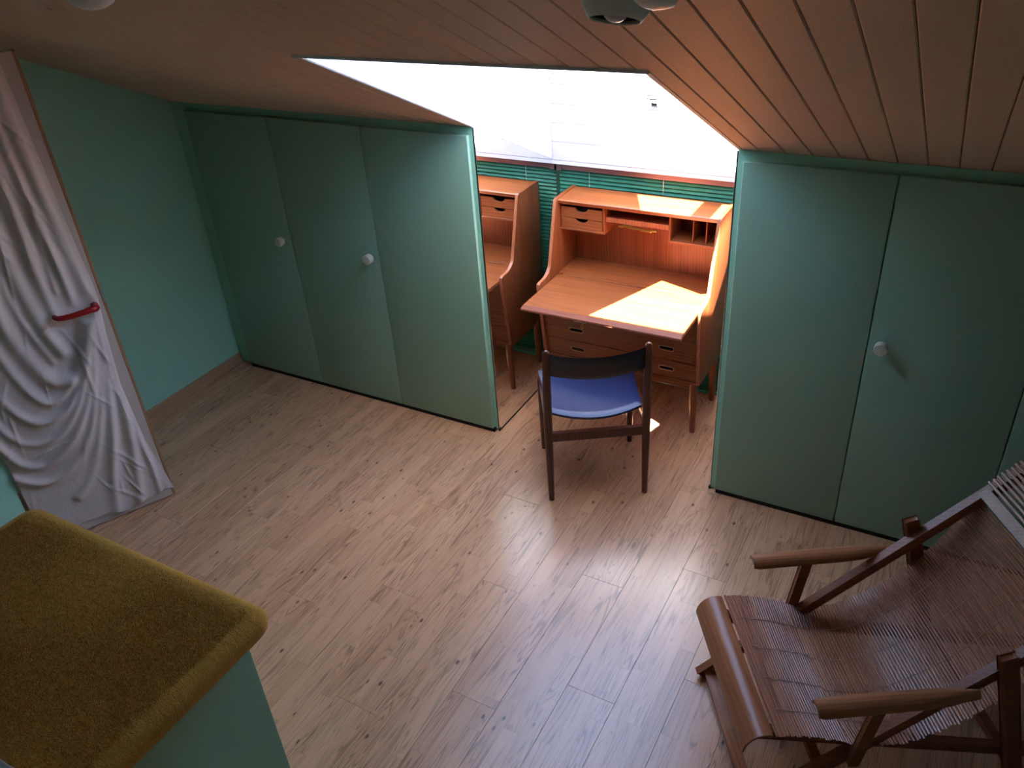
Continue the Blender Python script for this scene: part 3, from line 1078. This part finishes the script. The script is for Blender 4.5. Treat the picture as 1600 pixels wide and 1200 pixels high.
# ------------------------------------------------------------------ bamboo deck chair
DA = math.radians(-57.6)
DV = Vector((math.cos(DA), math.sin(DA), 0))
DU = Vector((-DV.y, DV.x, 0))
DO = Vector((3.304, -1.026, 0))
deck = thing('deck_chair', 'reclining brown bamboo deck chair with slatted sling and armrests on the laminate', 'deck chair', DO, math.atan2(DU.y, DU.x))
# local frame: x = from the front of the chair to its back, y = -v (far side 0, near side -0.54), z up
W = 0.52
def rz(u):
    return 0.038 + 0.845 * u
for v in (0.0, W):
    obj('back_rail', bar((-0.022, -v, rz(-0.022)), (1.16, -v, rz(1.16)), 0.022, 0.036, (0, 0, 1), 0.004), 'bamboo_z', deck, local=True, smooth=True)
for v in (0.035, W - 0.035):
    obj('seat_rail', bar((0.0, -v, 0.362), (1.36, -v, 0.019), 0.020, 0.036, (0, 0, 1), 0.004), 'bamboo_z', deck, local=True, smooth=True)
for v in (-0.022, W + 0.022):
    obj('prop_strut', bar((0.800, -v, 0.140), (0.652, -v, 0.668), 0.022, 0.042, (1, 0, 0), 0.005), 'bamboo_z', deck, local=True, smooth=True)
obj('floor_crossbar', bar((0.012, 0.02, 0.026), (0.012, -W - 0.02, 0.026), 0.034, 0.022, (0, 0, 1), 0.004), 'bamboo_y', deck, local=True, smooth=True)
obj('rear_crossbar', bar((1.30, -0.03, 0.034), (1.30, -W + 0.03, 0.034), 0.02, 0.032, (0, 0, 1), 0.004), 'bamboo_z', deck, local=True, smooth=True)
obj('prop_crossbar', bar((0.800, 0.022, 0.150), (0.800, -W - 0.022, 0.150), 0.02, 0.03, (0, 0, 1), 0.004), 'bamboo_z', deck, local=True, smooth=True)
obj('middle_crossbar', bar((0.20, 0.0, rz(0.20)), (0.20, -W, rz(0.20)), 0.022, 0.022, (0, 0, 1), 0.004), 'bamboo_z', deck, local=True, smooth=True)
obj('head_crossbar', bar((0.862, 0.0, rz(0.862) + 0.012), (0.862, -W, rz(0.862) + 0.012), 0.030, 0.020, (-0.64, 0, 0.76), 0.003), 'bamboo', deck, local=True, smooth=True)
obj('head_crossbar', bar((1.14, 0.0, rz(1.14) + 0.012), (1.14, -W, rz(1.14) + 0.012), 0.030, 0.020, (-0.64, 0, 0.76), 0.003), 'bamboo', deck, local=True, smooth=True)
# front bamboo board: half round shell
def half_shell(x0, x1, top, y0, y1, drop=0.055, th=0.007, n=12, pinch=0.0):
    b = bmesh.new()
    rings = []
    for (y) in np.linspace(y0, y1, 14):
        kn = 0.0022 * math.exp(-((y - (y0 + y1) / 2) / 0.012) ** 2)
        o_, i_ = [], []
        for k_ in range(n + 1):
            a = k_ / n
            ang = PI * (0.98 - 0.60 * a)
            rx = (x1 - x0) / 1.62
            px = x0 + rx * (1 + math.cos(ang)) * 1.02
            pz = top - drop + drop * math.sin(ang) + kn
            o_.append(b.verts.new((px, y, pz)))
            i_.append(b.verts.new((px + 0.006 * (1 - a), y, pz - th)))
        rings.append((o_, i_))
    for r in range(len(rings) - 1):
        for k_ in range(n):
            b.faces.new((rings[r][0][k_], rings[r][0][k_ + 1], rings[r + 1][0][k_ + 1], rings[r + 1][0][k_]))
            b.faces.new((rings[r][1][k_ + 1], rings[r][1][k_], rings[r + 1][1][k_], rings[r + 1][1][k_ + 1]))
        for k_ in (0, n):
            b.faces.new((rings[r][0][k_], rings[r][1][k_], rings[r + 1][1][k_], rings[r + 1][0][k_]))
    for r in (0, -1):
        for k_ in range(n):
            b.faces.new((rings[r][0][k_], rings[r][0][k_ + 1], rings[r][1][k_ + 1], rings[r][1][k_]))
    return b
obj('front_board', half_shell(-0.052, 0.050, 0.404, 0.012, -W - 0.012, 0.074), 'bamboo_y', deck, local=True, smooth=True)
# sling profile
PROF = [(0.040, 0.402), (0.12, 0.388), (0.20, 0.362), (0.30, 0.322), (0.38, 0.305), (0.46, 0.316), (0.54, 0.352), (0.62, 0.408), (0.70, 0.487), (0.77, 0.588), (0.83, 0.690), (0.862, 0.752)]
def spline(pts, n):
    P_ = [Vector((p[0], 0, p[1])) for p in pts]
    out = []
    for i in range(len(P_) - 1):
        p0, p1, p2, p3 = P_[max(i - 1, 0)], P_[i], P_[i + 1], P_[min(i + 2, len(P_) - 1)]
        for k_ in range(n):
            t_ = k_ / n
            out.append(0.5 * ((2 * p1) + (p2 - p0) * t_ + (2 * p0 - 5 * p1 + 4 * p2 - p3) * t_ ** 2 + (3 * p1 - p0 - 3 * p2 + p3) * t_ ** 3))
    out.append(P_[-1])
    return out
SP = spline(PROF, 20)
LEN = [0]
for i in range(1, len(SP)):
    LEN.append(LEN[-1] + (SP[i] - SP[i - 1]).length)
def sling(s):
    for i in range(1, len(SP)):
        if LEN[i] >= s:
            f_ = (s - LEN[i - 1]) / (LEN[i] - LEN[i - 1])
            p = SP[i - 1].lerp(SP[i], f_)
            d = (SP[i] - SP[i - 1]).normalized()
            return p, d
    return SP[-1], (SP[-1] - SP[-2]).normalized()
sl_me = {}
def slat_mesh(w, sag, key):
    if key not in sl_me:
        b = bmesh.new()
        ys = np.linspace(0.02, -W + 0.02, 9) if False else np.linspace(0.015, -W - 0.015, 9)
        rows = []
        for y in ys:
            a = (y + W / 2) / (W / 2 + 0.015)
            dz = -sag * (1 - a * a)
            rows.append([b.verts.new((sx_, y, dz + sz_)) for sx_, sz_ in ((-w / 2, -0.001), (-w / 4, 0.0012), (w / 4, 0.0012), (w / 2, -0.001))] + [b.verts.new((0, y, dz - 0.0022))])
        for r in range(len(rows) - 1):
            for k_ in range(5):
                b.faces.new((rows[r][k_], rows[r][(k_ + 1) % 5], rows[r + 1][(k_ + 1) % 5], rows[r + 1][k_]))
        b.faces.new(rows[0]); b.faces.new(rows[-1][::-1])
        bmesh.ops.recalc_face_normals(b, faces=b.faces)
        me = bpy.data.meshes.new('sling_slat')
        b.to_mesh(me); b.free()
        me.materials.append(M['bamboo_slat'])
        sl_me[key] = me
    return sl_me[key]
s = 0.006
nsl_ = 0
total = LEN[-1]
while s < total - 0.012:
    tight = s < 0.24
    w = 0.0094 if tight else 0.0080
    p, d = sling(s)
    sag = 0.0 if s < 0.05 else (0.012 if s < 0.24 else 0.022)
    o = bpy.data.objects.new('sling_slat', slat_mesh(w, sag, (w, sag)))
    C.objects.link(o)
    o.parent = deck
    ang = math.atan2(d.z, d.x)
    jit = rnd.uniform(-0.004, 0.004)
    o.matrix_basis = Matrix.Translation((p.x, jit, p.z + rnd.uniform(-0.0003, 0.0003))) @ Matrix.Rotation(-ang, 4, 'Y') @ Matrix.Rotation(rnd.uniform(-0.0025, 0.0025), 4, 'Z')
    s += 0.0092 if tight else 0.0098
    nsl_ += 1
# bead cords that tie the slats together
for y in (-0.085, -0.205, -0.33, -0.445):
    a = (y + W / 2) / (W / 2 + 0.015)
    path = []
    for q in np.linspace(0.03, total - 0.01, 60):
        p, d = sling(q)
        sag = 0.0 if q < 0.05 else (0.012 if q < 0.24 else 0.022)
        nrm = Vector((-d.z, 0, d.x))
        path.append((p.x + nrm.x * (0.0022 - sag * (1 - a * a)), y, p.z + nrm.z * (0.0022 - sag * (1 - a * a))))
    obj('tie_cord', tube(path, 0.0012, 6), 'beads', deck, local=True, smooth=True)
# head panel slats lying on the rails
for i in range(21):
    u = 0.885 + i * 0.0122
    o = bpy.data.objects.new('head_slat', slat_mesh(0.0105, 0.001, ('h', 0.0105)))
    C.objects.link(o)
    o.parent = deck
    o.matrix_basis = Matrix.Translation((u - 0.012, rnd.uniform(-0.003, 0.003), rz(u) + 0.028)) @ Matrix.Rotation(-math.atan(0.845), 4, 'Y')
# armrests: half round bamboo pieces on short posts
def armrest(v, w):
    b = bmesh.new()
    n = 10
    rings = []
    for (u, k_, zz_) in ((0.135, 0.82, 0.0), (0.15, 1.0, 0.0), (0.30, 1.0, 0.001), (0.42, 0.98, 0.0), (0.50, 0.86, -0.001), (0.555, 0.55, -0.002), (0.60, 0.36, -0.004)):
        outer, inner = [], []
        for i in range(n + 1):
            a = PI * i / n
            outer.append(b.verts.new((u, -v + w / 2 * k_ * math.cos(a), 0.528 + zz_ + 0.024 * math.sin(a))))
            inner.append(b.verts.new((u, -v + (w / 2 * k_ - 0.006) * math.cos(a), 0.524 + zz_ + 0.014 * math.sin(a))))
        rings.append((outer, inner))
    for r in range(len(rings) - 1):
        A, B = rings[r], rings[r + 1]
        for i in range(n):
            b.faces.new((A[0][i], B[0][i], B[0][i + 1], A[0][i + 1]))
            b.faces.new((A[1][i + 1], B[1][i + 1], B[1][i], A[1][i]))
        for i in (0, n):
            b.faces.new((A[0][i], A[1][i], B[1][i], B[0][i]))
    for r in (0, -1):
        for i in range(n):
            b.faces.new((rings[r][0][i], rings[r][0][i + 1], rings[r][1][i + 1], rings[r][1][i]))
    return b
for v, inn in ((-0.030, 1), (W + 0.030, -1)):
    a = obj('armrest', armrest(v, 0.068), 'bamboo', deck, local=True, smooth=True)
    obj('arm_block', bar((0.275, -v, 0.522), (0.375, -v, 0.522), 0.026, 0.018, (0, 0, 1), 0.003), 'bamboo_z', a, local=True)
    obj('arm_post', bar((0.285, -v - 0.006 * inn, rz(0.285) - 0.03), (0.325, -v - 0.002 * inn, 0.522), 0.020, 0.030, (1, 0, 0), 0.003), 'bamboo_z', a, local=True)

# ------------------------------------------------------------------ door covered by a white sheet
DD = Vector((-math.cos(math.radians(64)), -math.sin(math.radians(64)), 0))
DN = Vector((-DD.y, DD.x, 0))
DOOR_O = Vector((0.576, -1.13, 0))
def dpt(s_, z, off=0.0):
    return DOOR_O + DD * s_ + Vector((0, 0, z)) + DN * off
def door_box(s0, s1, z0, z1, o0, o1, bevel=0.0):
    b = bx(s0, s1, o0, o1, z0, z1, bevel)
    for v in b.verts:
        v.co = dpt(v.co.x, v.co.z, v.co.y)
    return b
door = struct('door_1', door_box(0.0125, 0.612, 0.006, 2.13, -0.042, 0.0, 0.002), 'white_door', 'white door standing ajar, hung with a sheet', 'door')
obj('edge_lipping', door_box(0.0, 0.0135, 0.006, 2.13, -0.042, 0.001, 0.002), 'lipping', door)
obj('lock_plate', door_box(-0.002, 0.0085, 1.09, 1.15, -0.030, 0.0018, 0.001), 'steel', door)
# red lever handle: rounded bar with bent ends
hp = [dpt(0.050, 1.093, 0.0), dpt(0.050, 1.093, 0.040), dpt(0.054, 1.095, 0.050), dpt(0.066, 1.098, 0.057), dpt(0.10, 1.096, 0.060), dpt(0.150, 1.095, 0.060), dpt(0.185, 1.096, 0.058), dpt(0.203, 1.097, 0.052), dpt(0.212, 1.098, 0.040), dpt(0.213, 1.098, 0.026)]
obj('handle', tube(hp, [0.016, 0.016, 0.0155, 0.0145, 0.0125, 0.012, 0.012, 0.0115, 0.011, 0.010], 14), 'red', door, smooth=True, label='glossy red lever handle')

def sheet_mesh():
    ns, nz = 110, 300
    S0, S1, Z0, Z1 = -0.004, 0.606, 0.045, 2.128
    z = np.linspace(Z0, Z1, nz)
    a = np.linspace(0, 1, ns)
    # right border of the sheet wanders across the door face
    zr_ = np.array([0.0, 0.05, 0.36, 0.69, 0.95, 1.12, 1.18, 1.5, 2.2])
    sr_ = np.array([-0.004, -0.002, 0.047, 0.062, 0.045, 0.026, 0.026, 0.042, 0.068])
    right = np.interp(z, zr_, sr_)
    S = right[:, None] + (S1 - right[:, None]) * a[None, :]
    Zg = np.repeat(z[:, None], ns, 1)
    # hem: longer to the left, lifted at one tuck
    hem = 0.012 * np.sin(S * 21) + 0.008 * np.sin(S * 47)
    low = np.clip(1 - (Zg - Z0) / 0.25, 0, 1)
    Zg = Zg + hem * low
    H = np.full(S.shape, 0.007)
    ridges = [
        # (points (s,z), width, height)
        ([(0.110, 2.13), (0.098, 1.75), (0.078, 1.40), (0.060, 1.16)], 0.026, 0.016),
        ([(0.165, 2.13), (0.150, 1.72), (0.136, 1.42), (0.127, 1.137)], 0.020, 0.026),
        ([(0.150, 1.55), (0.165, 1.38), (0.172, 1.20)], 0.014, 0.010),
        ([(0.215, 2.13), (0.208, 1.80), (0.212, 1.50), (0.216, 1.223), (0.207, 1.104)], 0.024, 0.026),
        ([(0.300, 2.13), (0.292, 1.70), (0.296, 1.35), (0.270, 1.06), (0.235, 0.93)], 0.030, 0.030),
        ([(0.335, 1.60), (0.350, 1.35), (0.335, 1.12), (0.285, 0.90)], 0.016, 0.012),
        ([(0.410, 2.13), (0.395, 1.60), (0.405, 1.15), (0.372, 0.95), (0.320, 0.82), (0.255, 0.80)], 0.030, 0.030),
        ([(0.480, 2.13), (0.475, 1.50), (0.470, 1.10), (0.44, 0.88), (0.38, 0.74), (0.30, 0.74), (0.20, 0.85), (0.125, 1.04)], 0.020, 0.024),
        ([(0.545, 2.13), (0.545, 1.30), (0.545, 0.95), (0.51, 0.76), (0.44, 0.655), (0.34, 0.655), (0.245, 0.735), (0.175, 0.86), (0.112, 1.04)], 0.020, 0.026),
        ([(0.600, 1.60), (0.605, 0.95), (0.585, 0.72), (0.52, 0.575), (0.42, 0.545), (0.325, 0.595), (0.235, 0.705), (0.165, 0.85), (0.100, 1.035)], 0.018, 0.024),
        ([(0.61, 0.60), (0.56, 0.475), (0.48, 0.43), (0.39, 0.465), (0.295, 0.555), (0.205, 0.70), (0.145, 0.86), (0.090, 1.04)], 0.020, 0.026),
        ([(0.61, 0.42), (0.52, 0.345), (0.43, 0.345), (0.345, 0.40), (0.261, 0.50), (0.185, 0.68), (0.125, 0.87), (0.080, 1.045)], 0.018, 0.020),
        ([(0.40, 0.20), (0.33, 0.27), (0.25, 0.42), (0.175, 0.62), (0.110, 0.85), (0.068, 1.06)], 0.022, 0.018),
        ([(0.275, 0.05), (0.230, 0.26), (0.174, 0.45), (0.120, 0.68), (0.085, 0.85), (0.052, 1.08)], 0.026, 0.026),
        ([(0.160, 0.05), (0.140, 0.16), (0.105, 0.40), (0.082, 0.60), (0.062, 0.80), (0.040, 1.09)], 0.024, 0.026),
        ([(0.065, 0.05), (0.062, 0.20), (0.065, 0.40), (0.062, 0.62), (0.050, 0.85), (0.032, 1.10)], 0.014, 0.014),
    ]
    for pts, w, h in ridges:
        best = np.full(S.shape, 9.0)
        par = np.zeros(S.shape)
        L = [0]
        for i in range(1, len(pts)):
            L.append(L[-1] + math.hypot(pts[i][0] - pts[i - 1][0], pts[i][1] - pts[i - 1][1]))
        # smooth the polyline
        pl = []
        for i in range(len(pts) - 1):
            p0, p1, p2, p3 = (np.array(pts[max(i - 1, 0)]), np.array(pts[i]), np.array(pts[i + 1]), np.array(pts[min(i + 2, len(pts) - 1)]))
            for k_ in range(6):
                t_ = k_ / 6
                pl.append(0.5 * (2 * p1 + (p2 - p0) * t_ + (2 * p0 - 5 * p1 + 4 * p2 - p3) * t_ ** 2 + (3 * p1 - p0 - 3 * p2 + p3) * t_ ** 3))
        pl.append(np.array(pts[-1]))
        for i in range(len(pl) - 1):
            ax_, az_ = pl[i]
            bx_, bz_ = pl[i + 1]
            dx, dz = bx_ - ax_, bz_ - az_
            l2 = dx * dx + dz * dz + 1e-12
            t_ = np.clip(((S - ax_) * dx + (Zg - az_) * dz) / l2, 0, 1)
            dd = np.hypot(S - ax_ - t_ * dx, Zg - az_ - t_ * dz)
            up = dd < best
            par = np.where(up, (i + t_) / (len(pl) - 1), par)
            best = np.minimum(best, dd)
        prof = np.exp(-(best / w) ** 2 * 1.2)
        H += h * prof * (0.75 + 0.25 * np.sin(par * 9 + w * 400))
    # broad billow of the swag
    H += 0.02 * np.exp(-(((S - 0.36) / 0.16) ** 2 + ((Zg - 0.62) / 0.22) ** 2))
    # held close to the door where the handle gathers it, and along its right border
    H *= 1 - 0.75 * np.exp(-(((S - 0.075) / 0.07) ** 2 + ((Zg - 1.10) / 0.05) ** 2))
    # fine irregular creases
    rs = np.random.RandomState(5)
    for _ in range(70):
        cs, cz_ = rs.uniform(0.0, 0.6), rs.uniform(0.1, 2.05)
        base_a = 1.45 if cz_ > 1.1 else (2.2 if cs > 0.25 else 1.2)
        an = base_a + rs.normal(0, 0.35)
        ln, wd_ = rs.uniform(0.04, 0.13), rs.uniform(0.004, 0.009)
        du = (S - cs) * math.cos(an) + (Zg - cz_) * math.sin(an)
        dv = -(S - cs) * math.sin(an) + (Zg - cz_) * math.cos(an)
        H += rs.uniform(0.003, 0.007) * np.exp(-(du / ln) ** 2 - (dv / wd_) ** 2)
    H *= 0.25 + 0.75 * np.clip((S - right[:, None]) / 0.03, 0, 1)
    H = np.maximum(H, 0.002)
    b = bmesh.new()
    V = [[b.verts.new(dpt(float(S[i, j]), float(Zg[i, j]), float(H[i, j]))) for j in range(ns)] for i in range(nz)]
    for i in range(nz - 1):
        for j in range(ns - 1):
            b.faces.new((V[i][j], V[i][j + 1], V[i + 1][j + 1], V[i + 1][j]))
    # the part that goes over the top of the door
    top = [b.verts.new(dpt(float(S[-1, j]), 2.135, -0.046)) for j in range(ns)]
    bk = [b.verts.new(dpt(float(S[-1, j]), 1.85, -0.047)) for j in range(ns)]
    for j in range(ns - 1):
        b.faces.new((V[-1][j], V[-1][j + 1], top[j + 1], top[j]))
        b.faces.new((top[j], top[j + 1], bk[j + 1], bk[j]))
    return b
sheet = obj('draped_sheet', sheet_mesh(), 'sheet', smooth=True)
finish(sheet, 'crumpled white cotton sheet draped over the door and caught on its red handle', 'sheet')

# ------------------------------------------------------------------ carpeted platform at the stair side
plat = thing('carpeted_platform', 'green sided platform with an ochre plush top beside the stairs', 'platform', (1.9, -3.2, 0))
obj('side_panels', bx(1.46, 2.362, -4.6, -2.150, 0.0, 0.93, 0.002), 'green', plat)
def carpet_top():
    # rounded-corner slab with rolled edges
    x0, x1, y0, y1 = 1.415, 2.428, -4.65, -2.090
    zt, th, rc, re = 1.0, 0.09, 0.05, 0.045
    b = bmesh.new()
    def outline(inset):
        pts = []
        r = max(rc - inset * 0.35, 0.012)
        X0, X1, Y0, Y1 = x0 + inset, x1 - inset, y0 + inset, y1 - inset
        for cx, cy, a0 in ((X1 - r, Y1 - r, 0), (X0 + r, Y1 - r, 90), (X0 + r, Y0 + r, 180), (X1 - r, Y0 + r, 270)):
            for k_ in range(7):
                a = math.radians(a0 + 15 * k_)
                pts.append((cx + r * math.cos(a), cy + r * math.sin(a)))
        return pts
    rings = []
    levels = [(re, zt - th)] + [(re * (1 - math.sin(t_)), zt - th + (th / 2) * (1 - math.cos(t_))) for t_ in np.linspace(0.2, PI / 2, 5)] + \
             [(re * (1 - math.cos(t_)), zt - (th / 2) * (1 - math.sin(t_))) for t_ in np.linspace(0.15, PI / 2, 7)]
    for ins, z in levels:
        rings.append([b.verts.new((x, y, z)) for x, y in outline(ins)])
    n = len(rings[0])
    for r in range(len(rings) - 1):
        for k_ in range(n):
            b.faces.new((rings[r][k_], rings[r][(k_ + 1) % n], rings[r + 1][(k_ + 1) % n], rings[r + 1][k_]))
    b.faces.new(rings[-1])
    b.faces.new(rings[0][::-1])
    return b
carpet = obj('carpet_top', carpet_top(), 'carpet', plat, smooth=True)
# short pile on the part in view
def pile():
    r_ = np.random.RandomState(3)
    N = 170000
    x = 2.396 - 0.93 * r_.uniform(0, 1, N)
    y = -2.126 - 0.72 * r_.uniform(0, 1, N)
    keep = r_.uniform(0, 1, N) < np.clip(np.minimum((2.396 - x) / 0.016, (-2.126 - y) / 0.045), 0.0, 1.0)
    x, y = x[keep], y[keep]
    N = len(x)
    L = r_.uniform(0.003, 0.0062, N)
    ang = r_.normal(2.4, 0.7, N) + 0.8 * np.sin(x * 9) * np.cos(y * 7)
    lean = r_.uniform(0.5, 1.1, N)
    wd = 0.0007
    dx, dy = np.cos(ang) * np.sin(lean), np.sin(ang) * np.sin(lean)
    px, py = -np.sin(ang) * wd, np.cos(ang) * wd
    base = np.stack([x, y, np.full(N, 0.9995)], 1)
    tip = base + np.stack([dx * L, dy * L, np.cos(lean) * L], 1)
    side = np.stack([px, py, np.zeros(N)], 1)
    V = np.empty((N * 3, 3))
    V[0::3] = base - side
    V[1::3] = base + side
    V[2::3] = tip
    me = bpy.data.meshes.new('carpet_pile')
    n = len(V) // 3
    V = V - np.array(ROOT[plat.name].translation)
    me.from_pydata(V.tolist(), [], np.arange(n * 3).reshape(-1, 3).tolist())
    me.materials.append(M['fibre'])
    o = bpy.data.objects.new('carpet_pile', me)
    C.objects.link(o)
    o.parent = plat
    o['kind'] = 'stuff'
    return o
pile()
gs = obj('grey_board', bx(1.50, 2.36, -3.2, -2.700, 1.0065, 1.028, 0.004), 'grey_step')
finish(gs, 'flat grey board lying on the ochre plush platform', 'board')

# ------------------------------------------------------------------ ceiling spotlights
def spotlight(pos, label, second, ax1, ax2, k=1.0):
    px, py, pz = pos
    nrm = Vector((0, -SL, -1)).normalized()
    by = py - 0.09
    base = Vector((px + second[0] * 0.5, by, zc(by)))
    t = thing('ceiling_spotlight', label, 'spotlight', tuple(base))
    obj('base_plate', lathe([(0.0, -0.004), (0.055, -0.004), (0.055, 0.018), (0.05, 0.024), (0.0, 0.024)], base, nrm, 32), 'lamp', t, smooth=True)
    for off, ax in (((0, 0, 0), ax1), (second, ax2)):
        c = Vector(pos) + Vector(off)
        a = Vector(ax).normalized()
        sc = lambda prof: [(r * k, h * k) for r, h in prof]
        prof = [(0.010, -0.105), (0.030, -0.102), (0.050, -0.088), (0.062, -0.066), (0.0665, -0.042), (0.064, -0.022), (0.056, -0.006), (0.0475, 0.006), (0.0462, 0.0065), (0.0448, 0.004), (0.054, -0.010), (0.060, -0.040), (0.048, -0.080), (0.0, -0.088)]
        h = obj('lamp_head', lathe(sc(prof), c, a, 36), 'lamp', t, smooth=True)
        obj('reflector', lathe(sc([(0.0435, 0.0), (0.053, -0.012), (0.0585, -0.040), (0.047, -0.078), (0.0, -0.086)]), c, a, 30), 'lamp_in', h, smooth=True)
        blb = [(0.0, 0.010), (0.010, 0.0085), (0.019, 0.003), (0.0245, -0.008), (0.024, -0.022), (0.016, -0.042), (0.012, -0.060), (0.012, -0.082)]
        obj('bulb', lathe(sc(blb), c, a, 24), 'bulb', h, smooth=True)
        obj('arm', tube([c - a * 0.10 * k, c - a * 0.115 * k, base + nrm * 0.02], 0.007, 10), 'lamp', t, smooth=True)
spotlight((3.246, -1.765, 2.374), 'pale enamel twin ceiling spotlight above the skylight edge, bulb showing', (0.125, -0.05, 0.062),
          (0.0, -0.33, -0.944), (0.85, 0.3, -0.42), 0.88)
spotlight((2.165, -1.880, 2.424), 'pale enamel twin ceiling spotlight nearer the sheet-covered door', (-0.015, 0.105, 0.03),
          (-0.40, 0.40, -0.82), (-0.3, 0.5, -0.7), 0.95)

# ------------------------------------------------------------------ outside, glimpsed over the shaft wall
nb = thing('neighbour_house', 'pale neighbouring house seen through the skylight', 'house', (-6.0, 16.0, -6))
obj('wall', bx(-9.0, -3.4, 14.0, 18.0, -6.0, 0.9), 'facade', nb)
obj('roof', prism([(13.8, 0.9), (18.2, 0.9), (16.0, 2.4)], 'x', -9.2, -3.2), 'roof_tile', nb)
ob = struct('ground', bx(-40, 40, 1.5, 60, -6.3, -6.0), 'grey_step', 'pale ground outside below the roof', 'ground')
